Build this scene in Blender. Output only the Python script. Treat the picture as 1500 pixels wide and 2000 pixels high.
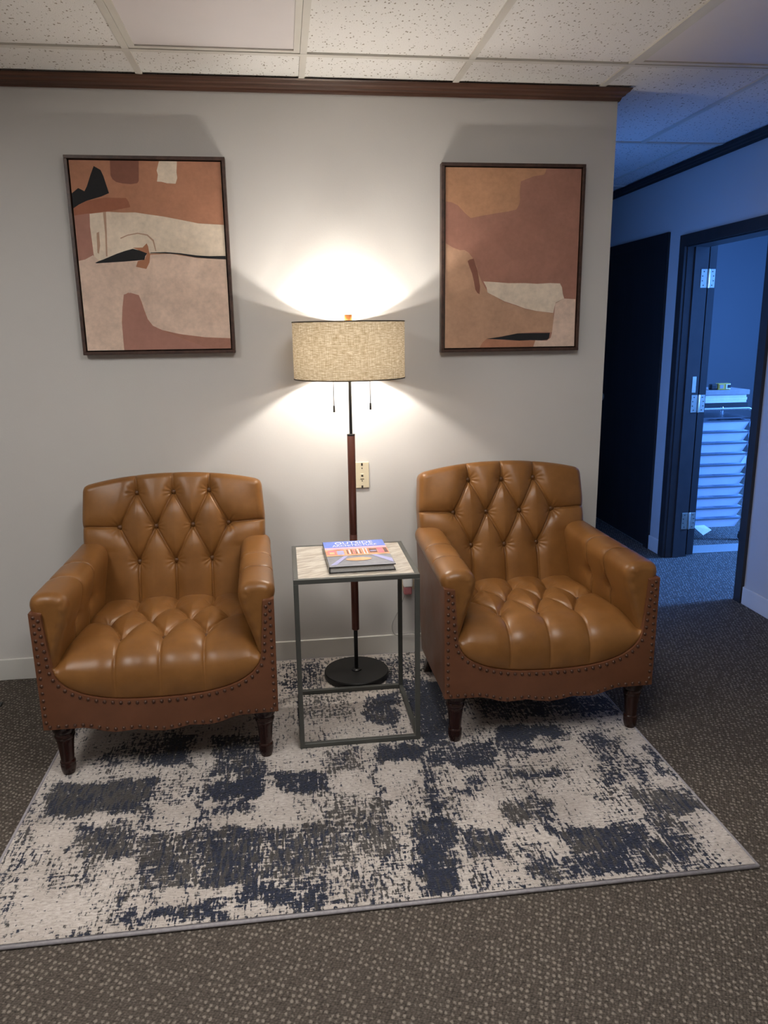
import bpy, bmesh, math, random
import numpy as np
from mathutils import Vector, Matrix
from mathutils.geometry import tessellate_polygon

for o in list(bpy.data.objects): bpy.data.objects.remove(o)
S = bpy.context.scene
COL = S.collection
PI = math.pi
random.seed(4)

# ------------------------------------------------------------------ camera
F_PX, CAM_D, CAM_H, YAW, PITCH, ROLL = 1482.88, 3.3065, 1.4796, -.12707, .23292, -.013943
def cam_axes():
    f = Vector((-math.sin(YAW)*math.cos(PITCH), math.cos(YAW)*math.cos(PITCH), -math.sin(PITCH)))
    r = Vector((math.cos(YAW), math.sin(YAW), 0)); u = r.cross(f)
    c, s = math.cos(ROLL), math.sin(ROLL)
    return c*r+s*u, -s*r+c*u, f
_r, _u, _f = cam_axes()
cd = bpy.data.cameras.new('camera'); cam = bpy.data.objects.new('camera', cd); COL.objects.link(cam)
cd.sensor_fit = 'VERTICAL'; cd.sensor_height = 36.0; cd.lens = F_PX/2000*36
cd.clip_start = .05; cd.clip_end = 60
cam.matrix_world = Matrix(((_r.x, _u.x, -_f.x, 0), (_r.y, _u.y, -_f.y, -CAM_D), (_r.z, _u.z, -_f.z, CAM_H), (0, 0, 0, 1)))
S.camera = cam

# ------------------------------------------------------------------ light
EXPOSURE = 0.0
BULB = 1580.0                      # emission of each lamp bulb
SKY = (.085, .29, 1.0)
FILL = 16.5                    # emission of two unseen ceiling panels added as fill light
w = bpy.data.worlds.new('sky'); S.world = w; w.use_nodes = True
w.node_tree.nodes['Background'].inputs[0].default_value = (*SKY, 1)
w.node_tree.nodes['Background'].inputs[1].default_value = .6
def area(name, loc, rot, sx, sy, power, col):
    l = bpy.data.lights.new(name, 'AREA'); l.shape = 'RECTANGLE'; l.size = sx; l.size_y = sy
    l.energy = power; l.color = col
    o = bpy.data.objects.new(name, l); COL.objects.link(o); o.location = loc; o.rotation_euler = rot
    return o
# daylight through the office window facing the doorway, then fill from an added one
area('daylight_and_fill', (6.47, .80, 1.45), (0, math.radians(90), 0), 1.3, .60, 900, SKY)
area('daylight_and_fill', (3.75, -1.47, 1.45), (math.radians(90), 0, 0), 1.3, 1.3, 19, SKY)  # fill light at the unseen window added to brighten the cart front
S.view_settings.view_transform = 'Standard'; S.view_settings.look = 'None'
S.view_settings.gamma = 1; S.view_settings.use_curve_mapping = False
S.view_settings.exposure = EXPOSURE

# ------------------------------------------------------------------ node helpers
def srgb(r, g, b):
    f = lambda c: (c/255/12.92) if c/255 <= .04045 else ((c/255+.055)/1.055)**2.4
    return (f(r), f(g), f(b), 1)
class NT:
    def __init__(s, name):
        s.m = bpy.data.materials.new(name); s.m.use_nodes = True
        s.t = s.m.node_tree; s.b = s.t.nodes['Principled BSDF']; s.out = s.t.nodes['Material Output']
    def n(s, typ, **kw):
        nd = s.t.nodes.new(typ)
        for k, v in kw.items():
            if k.startswith('i_'): nd.inputs[k[2:].replace('_', ' ')].default_value = v
            else: setattr(nd, k, v)
        return nd
    def l(s, a, b): s.t.links.new(a, b)
    def coord(s, scale=(1, 1, 1), rot=(0, 0, 0), out='Object'):
        tc = s.n('ShaderNodeTexCoord'); mp = s.n('ShaderNodeMapping')
        mp.inputs['Scale'].default_value = scale; mp.inputs['Rotation'].default_value = rot
        s.l(tc.outputs[out], mp.inputs[0]); return mp.outputs[0]
    def noise(s, vec, scale, detail=3, rough=.55):
        nd = s.n('ShaderNodeTexNoise'); nd.inputs['Scale'].default_value = scale
        nd.inputs['Detail'].default_value = detail; nd.inputs['Roughness'].default_value = rough
        if vec is not None: s.l(vec, nd.inputs['Vector'])
        return nd.outputs['Fac']
    def ramp(s, fac, stops, interp='LINEAR'):
        nd = s.n('ShaderNodeValToRGB'); nd.color_ramp.interpolation = interp
        e = nd.color_ramp.elements
        while len(e) < len(stops): e.new(.5)
        for k, (p, c) in enumerate(stops): e[k].position = p; e[k].color = c
        s.l(fac, nd.inputs[0]); return nd.outputs[0]
    def mix(s, fac, a, b):
        nd = s.n('ShaderNodeMix', data_type='RGBA')
        for sock, v in ((nd.inputs[0], fac), (nd.inputs[6], a), (nd.inputs[7], b)):
            if hasattr(v, 'links'): s.l(v, sock)
            else: sock.default_value = v
        return nd.outputs[2]
    def math(s, op, a, b=0.0, clamp=False):
        nd = s.n('ShaderNodeMath', operation=op, use_clamp=clamp)
        for k, v in enumerate((a, b)):
            if hasattr(v, 'links'): s.l(v, nd.inputs[k])
            else: nd.inputs[k].default_value = v
        return nd.outputs[0]
    def bump(s, h, strength=.3, dist=.002):
        nd = s.n('ShaderNodeBump'); nd.inputs['Strength'].default_value = strength; nd.inputs['Distance'].default_value = dist
        s.l(h, nd.inputs['Height']); s.l(nd.outputs[0], s.b.inputs['Normal'])
    def base(s, v):
        if hasattr(v, 'links'): s.l(v, s.b.inputs['Base Color'])
        else: s.b.inputs['Base Color'].default_value = v
    def set(s, rough=.5, metal=0, spec=.5):
        s.b.inputs['Roughness'].default_value = rough; s.b.inputs['Metallic'].default_value = metal
        s.b.inputs['Specular IOR Level'].default_value = spec
        return s
def plain(name, col, rough=.5, metal=0, var=.12, scale=20, spec=.5):
    m = NT(name); c = m.coord()
    f = m.noise(c, scale, 3)
    dark = tuple(x*(1-var) for x in col[:3])+(1,); lite = tuple(min(1, x*(1+var)) for x in col[:3])+(1,)
    m.base(m.ramp(f, [(.3, dark), (.7, lite)])); m.set(rough, metal, spec)
    return m.m

# ------------------------------------------------------------------ materials
M = {}
def wall_mat(name, col):
    m = NT(name); c = m.coord()
    f = m.noise(c, 2.2, 4); m.base(m.ramp(f, [(.3, tuple(x*.96 for x in col[:3])+(1,)), (.7, col)]))
    m.bump(m.noise(m.coord((1, 1, 1)), 160, 3), .25, .0012); m.set(.62, 0, .25); return m.m
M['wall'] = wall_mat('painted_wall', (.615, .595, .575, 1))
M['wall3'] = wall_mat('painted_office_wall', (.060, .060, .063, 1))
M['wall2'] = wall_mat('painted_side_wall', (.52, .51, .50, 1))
M['base'] = plain('painted_baseboard', (.66, .645, .61, 1), .4, 0, .04, 6)
def ceil_tile():
    m = NT('acoustic_tile'); c = m.coord()
    v = m.n('ShaderNodeTexVoronoi', feature='F1'); v.inputs['Scale'].default_value = 95
    m.l(m.coord((1, .55, 1), (0, 0, .6)), v.inputs['Vector'])
    pick = m.noise(c, 60, 2)
    hole = m.math('MULTIPLY', m.math('LESS_THAN', v.outputs['Distance'], .30), m.math('GREATER_THAN', pick, .535))
    n2 = m.noise(c, 260, 2)
    m.base(m.mix(hole, m.ramp(n2, [(.3, (.77, .745, .715, 1)), (.7, (.85, .83, .80, 1))]), (.36, .32, .27, 1)))
    m.bump(m.math('SUBTRACT', n2, hole), .6, .002); m.set(.9, 0, .1); return m.m
M['tile'] = ceil_tile()
M['tee'] = plain('painted_grid_tee', (.66, .63, .57, 1), .45, 0, .03, 8)
M['tee'] = M['tee']
M['diffuser'] = plain('acrylic_diffuser', (.74, .69, .69, 1), .35, 0, .03, 3)
def wood(name, a, b, rough=.35, stretch=(3, 60, 60), scale=1.0):
    m = NT(name); c = m.coord(stretch)
    f = m.noise(c, scale, 5, .6); g = m.noise(c, scale*6, 2)
    mx = m.math('ADD', m.math('MULTIPLY', f, .75), m.math('MULTIPLY', g, .25))
    m.base(m.ramp(mx, [(.36, a), (.62, b)])); m.bump(g, .1, .0006); m.set(rough); return m.m
M['crown'] = wood('stained_crown_wood', (.045, .022, .015, 1), (.125, .060, .040, 1), .30, (1.5, 90, 90))
M['trimdark'] = plain('dark_stained_door_trim', (.030, .026, .026, 1), .42, 0, .15, 12)
M['doordark'] = wood('dark_stained_door', (.012, .010, .010, 1), (.020, .017, .017, 1), .5, (40, 40, 2))
def carpet():
    m = NT('loop_carpet'); 
    v = m.n('ShaderNodeTexVoronoi', feature='F1'); v.inputs['Scale'].default_value = 1; v.inputs['Randomness'].default_value = .38
    m.l(m.coord((70, 58, 1), (0, 0, .40)), v.inputs['Vector'])
    v2 = m.n('ShaderNodeTexVoronoi', feature='F1'); v2.inputs['Scale'].default_value = 1; v2.inputs['Randomness'].default_value = .5
    m.l(m.coord((132, 176, 1), (0, 0, .42)), v2.inputs['Vector'])
    c = m.coord(); big = m.noise(c, 1.6, 3); yarn = m.noise(c, 420, 2)
    base = m.ramp(m.math('ADD', m.math('MULTIPLY', v2.outputs['Distance'], .8), m.math('MULTIPLY', yarn, .35)),
                  [(.2, (.150, .128, .108, 1)), (.62, (.095, .080, .068, 1)), (.95, (.020, .016, .014, 1))])
    fleck = m.ramp(m.math('ADD', v.outputs['Distance'], m.math('MULTIPLY', m.math('SUBTRACT', m.noise(c, 230, 2), .5), .45)), [(.20, (1, 1, 1, 1)), (.38, (0, 0, 0, 1))])
    tone = m.mix(m.math('MULTIPLY', fleck, m.math('ADD', m.math('MULTIPLY', yarn, .9), .30)), base, (.37, .325, .275, 1))
    m.base(m.mix(m.math('MULTIPLY', big, .15), tone, (.06, .05, .045, 1)))
    h = m.math('SUBTRACT', m.math('ADD', m.math('MULTIPLY', fleck, .5), m.math('MULTIPLY', yarn, .3)), v2.outputs['Distance'])
    m.bump(h, .9, .006); m.set(.95, 0, .1); return m.m
M['carpet'] = carpet()
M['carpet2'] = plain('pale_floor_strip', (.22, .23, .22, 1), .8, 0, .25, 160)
def rugmat():
    m = NT('distressed_rug_pile')
    at = m.n('ShaderNodeAttribute', attribute_name='dens'); sp = m.n('ShaderNodeSeparateColor'); m.l(at.outputs['Color'], sp.inputs[0])
    dens, navy = sp.outputs[0], sp.outputs[1]
    n1 = m.noise(m.coord((120, 17, 1)), 1, 4, .65)     # streaks running towards the room
    n2 = m.noise(m.coord((15, 130, 1)), 1, 3, .6)     # streaks along the wall
    n3 = m.noise(m.coord((85, 62, 1)), 1, 3, .6)
    n4 = m.noise(m.coord((7, 7, 1)), 1, 2)
    n = m.math('ADD', m.math('ADD', m.math('MULTIPLY', n1, .36), m.math('MULTIPLY', n2, .22)), m.math('ADD', m.math('MULTIPLY', n3, .34), m.math('MULTIPLY', n4, .08)))
    t = m.math('ADD', m.math('SUBTRACT', dens, .5), m.math('MULTIPLY', m.math('SUBTRACT', n, .5), 4.6))
    lv = m.math('MULTIPLY', m.math('SUBTRACT', m.noise(m.coord((75, 2.6, 1)), 1, 3, .6), .60), 7, True)     # long worn lines
    lh = m.math('MULTIPLY', m.math('SUBTRACT', m.noise(m.coord((3.2, 85, 1)), 1, 3, .6), .61), 7, True)
    cv_ = m.math('MULTIPLY', m.math('SUBTRACT', m.noise(m.coord((85, 3.4, 2)), 1, 3, .6), .60), 8, True)
    ch_ = m.math('MULTIPLY', m.math('SUBTRACT', m.noise(m.coord((4.2, 95, 2)), 1, 3, .6), .59), 8, True)
    t = m.math('ADD', t, m.math('MULTIPLY', m.math('ADD', lv, lh), .20))
    t = m.math('SUBTRACT', t, m.math('MULTIPLY', m.math('ADD', cv_, ch_), .30))
    dark = m.math('ADD', m.math('MULTIPLY', t, 9), .5, True)
    halo = m.math('ADD', m.math('MULTIPLY', m.math('ADD', t, .13), 7), .2, True)
    g1 = m.noise(m.coord((85, 13, 1)), 1, 3)
    light = m.ramp(m.noise(m.coord((60, 160, 1)), 1, 3), [(.3, (.40, .355, .32, 1)), (.5, (.56, .505, .465, 1)), (.7, (.68, .635, .60, 1))])
    light = m.mix(m.math('MULTIPLY', m.math('ADD', m.math('MULTIPLY', m.math('SUBTRACT', m.noise(m.coord((6, 8, 1)), 1, 2), .5), 5), .4, True), .35), light, (.36, .31, .27, 1))
    grey = m.ramp(g1, [(.35, (.040, .037, .036, 1)), (.65, (.115, .105, .098, 1))])
    nav = m.ramp(m.noise(m.coord((120, 60, 1)), 1, 2), [(.3, (.006, .008, .014, 1)), (.7, (.018, .027, .062, 1))])
    sel = m.math('ADD', m.math('MULTIPLY', m.math('SUBTRACT', m.math('ADD', navy, m.math('MULTIPLY', m.math('SUBTRACT', g1, .5), 3.6)), .42), 5), .5, True)
    c1 = m.mix(halo, light, grey)
    c1 = m.mix(m.math('MULTIPLY', halo, .45), light, c1)
    m.base(m.mix(dark, c1, m.mix(sel, grey, nav)))
    loop = m.noise(m.coord((90, 210, 1)), 1, 3)
    m.bump(m.math('ADD', m.math('MULTIPLY', loop, 1.0), m.math('MULTIPLY', dark, -.25)), .9, .005)
    m.set(.7, 0, .25); m.b.inputs['Sheen Weight'].default_value = .25; m.b.inputs['Sheen Roughness'].default_value = .4
    return m.m
M['rug'] = rugmat()
M['binding'] = plain('rug_binding', (.33, .31, .33, 1), .8, 0, .15, 90)
def leather(name, a, b, rough=.36):
    m = NT(name); c = m.coord()
    f = m.noise(c, 7, 4, .6); g = m.noise(c, 380, 2); p = m.noise(c, 40, 3)
    m.base(m.ramp(m.math('ADD', m.math('MULTIPLY', f, .8), m.math('MULTIPLY', p, .2)), [(.32, a), (.68, b)]))
    m.l(m.ramp(f, [(.3, (rough-.06,)*3+(1,)), (.7, (rough+.05,)*3+(1,))]), m.b.inputs['Roughness'])
    m.bump(m.math('ADD', m.math('MULTIPLY', g, .6), m.math('MULTIPLY', p, .8)), .16, .0012)
    m.b.inputs['Specular IOR Level'].default_value = .37; return m.m
M['caramel'] = leather('caramel_leather', (.175, .074, .020, 1), (.245, .108, .030, 1))
M['redbrown'] = leather('reddish_brown_leather', (.115, .044, .021, 1), (.155, .060, .029, 1), .42)
M['button'] = leather('shaded_button_leather', (.085, .034, .010, 1), (.12, .050, .014, 1))  # same caramel leather, with the shade of the dimples put into its colour
M['nail'] = plain('antiqued_bronze_nail', (.070, .032, .020, 1), .28, .25, .2, 60)
M['mahogany'] = wood('turned_mahogany', (.012, .004, .003, 1), (.032, .009, .006, 1), .22, (50, 50, 5))
M['steel'] = plain('grey_metal_frame', (.080, .082, .076, 1), .48, .3, .06, 14)
def marble():
    m = NT('veined_stone_top'); r0 = m.coord((1, 1, 1), (0, 0, -.42)); mp2 = m.n('ShaderNodeMapping'); mp2.inputs['Scale'].default_value = (3.0, 20, 1); m.l(r0, mp2.inputs[0])
    f = m.noise(mp2.outputs[0], 1.1, 6, .62)
    m.base(m.ramp(f, [(.32, (.24, .19, .15, 1)), (.42, (.46, .40, .33, 1)), (.49, (.62, .58, .51, 1)), (.56, (.36, .30, .24, 1)), (.62, (.58, .54, .48, 1)), (.70, (.40, .35, .29, 1))]))
    m.set(.3); return m.m
M['marble'] = marble()
M['black'] = plain('matt_black_metal', (.016, .016, .017, 1), .45, .3, .1, 20)
M['walnut'] = wood('walnut_pole', (.060, .018, .012, 1), (.125, .042, .028, 1), .35, (60, 60, 4))
M['finial'] = wood('finial_wood', (.33, .12, .030, 1), (.44, .17, .05, 1), .4, (50, 50, 5))
def linen():
    m = NT('linen_lamp_shade'); tc = m.n('ShaderNodeTexCoord')
    def uv(sx, sy):
        mp = m.n('ShaderNodeMapping'); mp.inputs['Scale'].default_value = (sx, sy, 1); m.l(tc.outputs['UV'], mp.inputs[0]); return mp.outputs[0]
    a = m.noise(uv(22, 150), 1, 3, .65); b = m.noise(uv(190, 14), 1, 3, .6); d = m.noise(uv(300, 300), 1, 2)
    f = m.math('ADD', m.math('ADD', m.math('MULTIPLY', a, .5), m.math('MULTIPLY', b, .3)), m.math('MULTIPLY', d, .2))
    col = m.ramp(f, [(.36, (.36, .25, .13, 1)), (.5, (.62, .49, .32, 1)), (.62, (.88, .79, .62, 1))])
    df = m.n('ShaderNodeBsdfDiffuse'); tr = m.n('ShaderNodeBsdfTranslucent'); mx = m.n('ShaderNodeMixShader')
    m.l(col, df.inputs[0]); m.l(col, tr.inputs[0]); mx.inputs[0].default_value = .043
    m.l(df.outputs[0], mx.inputs[1]); m.l(tr.outputs[0], mx.inputs[2]); m.l(mx.outputs[0], m.out.inputs[0]); return m.m
M['linen'] = linen()
M['shadetrim'] = plain('dark_shade_trim', (.055, .040, .025, 1), .7, 0, .1, 40)
def emit(name, col, s):
    m = NT(name); m.b.inputs['Base Color'].default_value = (*col, 1)
    m.b.inputs['Emission Color'].default_value = (*col, 1); m.b.inputs['Emission Strength'].default_value = s; return m.m
M['fill_diffuser'] = emit('fill_diffuser', (1.0, .965, .92), FILL)
M['bulb'] = emit('lit_bulb', (1.0, .94, .85), BULB)
M['frame'] = wood('walnut_picture_frame', (.030, .014, .010, 1), (.075, .036, .025, 1), .4, (40, 40, 40))
M['ivory'] = plain('ivory_plastic', (.66, .58, .42, 1), .4, 0, .04, 10)
M['socket'] = plain('dark_socket', (.03, .025, .02, 1), .5)
M['brass'] = plain('satin_steel_hinge', (.62, .60, .52, 1), .33, .9, .08, 40)
M['chrome'] = plain('chrome_tube', (.70, .72, .75, 1), .18, 1, .03, 30)
M['rim'] = plain('drawer_rim_metal', (.16, .17, .19, 1), .35, .6, .05, 30)
M['drawer'] = plain('frosted_drawer_plastic', (.60, .66, .74, 1), .45, 0, .05, 5)
M['blackplastic'] = plain('black_plastic', (.015, .015, .016, 1), .4, 0, .1, 30)
M['paper'] = plain('white_paper', (.75, .75, .74, 1), .7, 0, .04, 40)
M['greybox'] = plain('grey_card_box', (.30, .285, .28, 1), .7, 0, .08, 30)
M['yellow'] = plain('yellow_plastic', (.62, .42, .06, 1), .4, 0, .05, 40)
M['pinkred'] = plain('dull_red_plastic', (.36, .13, .14, 1), .4, 0, .1, 60)
M['cord'] = plain('clear_grey_cord', (.35, .34, .33, 1), .3, 0, .05, 60)
M['pages'] = plain('book_pages', (.42, .41, .40, 1), .8, 0, .12, 200)
M['cover'] = plain('book_cover_black', (.020, .019, .020, 1), .25, 0, .1, 40)
def paint(name, rgb, var=.10, sc=9):
    col = srgb(*rgb); m = NT(name); c = m.coord((1, 1, 1)); f = m.noise(c, sc, 5, .65); g = m.noise(c, 55, 3)
    m.base(m.ramp(m.math('ADD', m.math('MULTIPLY', f, .7), m.math('MULTIPLY', g, .3)), [(.34, tuple(x*(1-2*var) for x in col[:3])+(1,)), (.64, tuple(min(1, x*(1+var)) for x in col[:3])+(1,))]))
    m.bump(m.noise(c, 500, 2), .15, .0006); m.set(.75, 0, .2); return m.m

# ------------------------------------------------------------------ mesh helpers
def link(name, me, mat=None, parent=None, smooth=False):
    o = bpy.data.objects.new(name, me); COL.objects.link(o)
    if mat is not None and len(me.materials) == 0:
        me.materials.append(M[mat] if isinstance(mat, str) else mat)
    if smooth: me.shade_smooth()
    if parent is not None: o.parent = parent
    return o
def pyd(name, verts, faces, mat=None, parent=None, smooth=False, loc=None):
    me = bpy.data.meshes.new(name); me.from_pydata([tuple(v) for v in verts], [], [tuple(f) for f in faces]); me.update()
    bm = bmesh.new(); bm.from_mesh(me); bmesh.ops.recalc_face_normals(bm, faces=bm.faces); bm.to_mesh(me); bm.free()
    o = link(name, me, mat, parent, smooth)
    if loc: o.location = loc
    return o
def addbox(bm, x0, x1, y0, y1, z0, z1):
    vs = [bm.verts.new((x, y, z)) for x in (x0, x1) for y in (y0, y1) for z in (z0, z1)]
    for f in ((0, 1, 3, 2), (4, 6, 7, 5), (0, 4, 5, 1), (2, 3, 7, 6), (0, 2, 6, 4), (1, 5, 7, 3)): bm.faces.new([vs[i] for i in f])
def boxes(name, bs, mat, parent=None, bevel=0, seg=2):
    bm = bmesh.new()
    for b in bs: addbox(bm, *b)
    bmesh.ops.recalc_face_normals(bm, faces=bm.faces)
    if bevel: bmesh.ops.bevel(bm, geom=list(bm.edges), offset=bevel, segments=seg, affect='EDGES', profile=.5)
    me = bpy.data.meshes.new(name); bm.to_mesh(me); bm.free()
    return link(name, me, mat, parent)
def lathe(name, prof, mat, parent=None, seg=28, loc=None, cap=True):
    v, f = [], []
    for r, z in prof:
        for k in range(seg): a = 2*PI*k/seg; v.append((r*math.cos(a), r*math.sin(a), z))
    n = len(prof)
    for i in range(n-1):
        for k in range(seg): f.append((i*seg+k, i*seg+(k+1) % seg, (i+1)*seg+(k+1) % seg, (i+1)*seg+k))
    if cap: f.append(tuple(range(seg-1, -1, -1))); f.append(tuple((n-1)*seg+k for k in range(seg)))
    o = pyd(name, v, f, mat, parent, True, loc)
    o.data.set_sharp_from_angle(angle=math.radians(35)); return o
def tube(name, pts, r, mat, parent=None, seg=8, closed=False):
    pts = [Vector(p) for p in pts]; v, f = [], []; n = len(pts); up = None
    for i, p in enumerate(pts):
        a = pts[(i-1) % n] if (i > 0 or closed) else p; b = pts[(i+1) % n] if (i < n-1 or closed) else p
        t = (b-a).normalized()
        if up is None: up = Vector((0, 0, 1)) if abs(t.z) < .9 else Vector((1, 0, 0))
        s = t.cross(up).normalized(); up = s.cross(t).normalized()
        for k in range(seg): an = 2*PI*k/seg; v.append(p+r*(math.cos(an)*s+math.sin(an)*up))
    for i in range(n if closed else n-1):
        for k in range(seg): f.append((i*seg+k, i*seg+(k+1) % seg, ((i+1) % n)*seg+(k+1) % seg, ((i+1) % n)*seg+k))
    if not closed: f.append(tuple(range(seg-1, -1, -1))); f.append(tuple((n-1)*seg+k for k in range(seg)))
    return pyd(name, v, f, mat, parent, True)
def spline(pts, n=12):
    pts = [np.array(p, float) for p in pts]; P = [2*pts[0]-pts[1]]+pts+[2*pts[-1]-pts[-2]]; out = []
    for i in range(1, len(P)-2):
        for k in range(n):
            t = k/n; a, b, c, d = P[i-1:i+3]
            out.append(.5*((2*b)+(c-a)*t+(2*a-5*b+4*c-d)*t*t+(-a+3*b-3*c+d)*t**3))
    out.append(pts[-1]); return np.array(out)
def empty(name, loc, rz=0):
    o = bpy.data.objects.new(name, None); COL.objects.link(o); o.location = loc; o.rotation_euler = (0, 0, rz); o.empty_display_size = .1; return o
def tag(o, label, cat, group=None):
    o['label'] = label; o['category'] = cat
    if group: o['group'] = group
    return o
def struct(o, label, cat=None):
    o['kind'] = 'structure'; o['label'] = label; o['category'] = cat or o.name.split('_')[0]; return o
def copy_tree(o, parent=None):
    kids = list(o.children)
    c = o.copy(); COL.objects.link(c); c.parent = parent
    for ch in kids: copy_tree(ch, c)
    return c

# ------------------------------------------------------------------ room shell
H, WC, RX = 2.44, 1.4258, 2.45         # ceiling height, wall end (outside corner), right wall
GX, GY, T = -.4918, -.2984, .61        # ceiling grid origin
CT = H+.03
struct(boxes('floor', [(-3.2, 6.6, -5.1, 4.6, -.05, 0)], 'carpet'), 'brown flecked loop pile carpet over the whole floor')
struct(boxes('wall_back', [(-3.2, WC, 0, .11, 0, CT)], 'wall'), 'light grey painted wall behind the two armchairs')
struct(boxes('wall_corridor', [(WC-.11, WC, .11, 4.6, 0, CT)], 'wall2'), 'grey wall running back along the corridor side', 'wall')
DY0, DY1, DZ = .415, 1.245, 1.965       # doorway in the right wall
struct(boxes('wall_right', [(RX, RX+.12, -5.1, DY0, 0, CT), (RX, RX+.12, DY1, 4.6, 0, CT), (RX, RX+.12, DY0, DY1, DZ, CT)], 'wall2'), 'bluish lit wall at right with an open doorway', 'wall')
struct(boxes('wall_left', [(-3.3, -3.2, -5.1, .11, 0, CT)], 'wall'), 'plain light grey wall left of the seating area', 'wall')
struct(boxes('wall_rear', [(-3.3, RX, -5.2, -5.1, 0, CT)], 'wall'), 'plain light grey wall behind the photographer', 'wall')
struct(boxes('wall_corridor_end', [(WC, RX, 4.5, 4.6, 0, CT)], 'wall2'), 'grey wall closing the far end of the corridor', 'wall')
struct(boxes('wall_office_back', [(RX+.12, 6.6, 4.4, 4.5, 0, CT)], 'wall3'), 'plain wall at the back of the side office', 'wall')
# office outer walls with window openings, the wide south one added for fill light
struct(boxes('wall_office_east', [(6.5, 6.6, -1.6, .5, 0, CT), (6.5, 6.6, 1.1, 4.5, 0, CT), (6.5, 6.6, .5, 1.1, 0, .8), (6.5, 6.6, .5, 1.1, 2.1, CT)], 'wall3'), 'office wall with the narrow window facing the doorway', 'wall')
struct(boxes('wall_office_south', [(RX+.12, 3.1, -1.6, -1.5, 0, CT), (4.4, 6.5, -1.6, -1.5, 0, CT), (3.1, 4.4, -1.6, -1.5, 0, .8), (3.1, 4.4, -1.6, -1.5, 2.1, CT)], 'wall3'), 'unseen office wall with the wide window added to light the cart', 'wall')
wn = boxes('window_1', [(6.51, 6.55, .5, .53, .8, 2.1), (6.51, 6.55, 1.07, 1.1, .8, 2.1), (6.51, 6.55, .53, 1.07, .8, .84), (6.51, 6.55, .53, 1.07, 2.06, 2.1)], 'base'); struct(wn, 'narrow white framed office window facing the doorway')
wn = boxes('window_added', [(3.1, 3.14, -1.55, -1.51, .8, 2.1), (4.36, 4.4, -1.55, -1.51, .8, 2.1), (3.14, 4.36, -1.55, -1.51, .8, .84), (3.14, 4.36, -1.55, -1.51, 2.06, 2.1)], 'base'); struct(wn, 'wide white framed window added in the unseen side of the office to light the cart')  # unseen window, added so the cart front gets light

# ceiling: slab, tiles, tees, light panels
ceil = struct(boxes('ceiling', [(-3.3, 6.7, -5.2, 4.7, CT, CT+.05)], 'tee'), 'suspended ceiling of speckled acoustic tiles')
xs = [-3.2]+[GX+T*k for k in range(-4, 5)]+[RX]
ys = [-5.1]+[GY-1.22*k for k in (3, 2, 1, 0)]+[0]
lights = {(k, j) for k in range(len(xs)-1) for j in (2, 3) if abs(xs[k]-GX) < .01 or abs(xs[k]-(GX+3*T)) < .01}
lights = {(k, 3) for k, j in lights} | {(k, 2) for k in range(len(xs)-1) if abs(xs[k]-(GX-2*T)) < .01 or abs(xs[k]-(GX+T)) < .01}
def tile(x0, x1, y0, y1): boxes('ceiling_tile', [(x0+.002, x1-.002, y0+.002, y1-.002, H+.006, H+.018)], 'tile', ceil)
rects = []
for k in range(len(xs)-1):
    for j in range(len(ys)-1):
        if (k, j) in lights: continue
        y1 = ys[j+1]
        if j == len(ys)-2 and xs[k] > 1.3: continue
        rects.append((xs[k], xs[k+1], ys[j], y1))
CY = .87
rects += [(xs[-3], xs[-2], GY, CY), (xs[-2], RX, GY, CY), (WC, 2.235, CY, CY+1.22), (2.235, RX, CY, CY+1.22), (WC, 2.235, CY+1.22, 4.5), (2.235, RX, CY+1.22, 4.5)]
for r in rects: tile(*r)
tile(RX+.12, 6.5, -1.5, 4.4)
TW = .012
def tee(x0, x1, y0, y1, z=0): boxes('grid_tee', [(x0, x1, y0, y1, H-.001-z, H+.008)], 'tee', ceil)
for k in range(-4, 4): tee(GX+T*k-TW, GX+T*k+TW, -5.1, 0 if GX+T*k < WC-.1 else CY)
tee(GX+T*4-TW, GX+T*4+TW, -5.1, CY)
for j in range(4): tee(-3.2, RX, GY-1.22*j-TW, GY-1.22*j+TW, .0006)
tee(WC, RX, CY-TW, CY+TW, .0006); tee(WC, RX, CY+1.22-TW, CY+1.22+TW, .0006)
tee(2.235-.006, 2.235+.006, CY, 4.5)
def ceiling_light(x0, y1, label, mat='diffuser', group='recessed ceiling lights, switched off'):
    t = empty('ceiling_light', (x0+T/2, y1-.61, H))
    a, b = T/2-.013, .61-.013
    boxes('frame', [(-a, -a+.022, -b, b, .001, .02), (a-.022, a, -b, b, .001, .02), (-a+.022, a-.022, -b, -b+.022, .001, .02), (-a+.022, a-.022, b-.022, b, .001, .02)], 'tee', t)
    boxes('diffuser', [(-a+.022, a-.022, -b+.022, b-.022, .006, .012)], mat, t)
    return tag(t, label, 'ceiling light', group)
ceiling_light(GX, GY, 'smooth switched-off ceiling light panel above the left painting and lamp')
ceiling_light(GX+3*T, GY, 'smooth switched-off ceiling light panel nearest the corridor')

ceiling_light(GX-2*T, GY-1.22, 'added fill light panel in the unseen ceiling overhead, on the side away from the corridor', 'fill_diffuser', 'added ceiling fill panels, switched on')  # this panel and the next are added out of view as fill light
ceiling_light(GX+T, GY-1.22, 'added fill light panel in the unseen ceiling overhead, on the corridor side', 'fill_diffuser', 'added ceiling fill panels, switched on')
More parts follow.
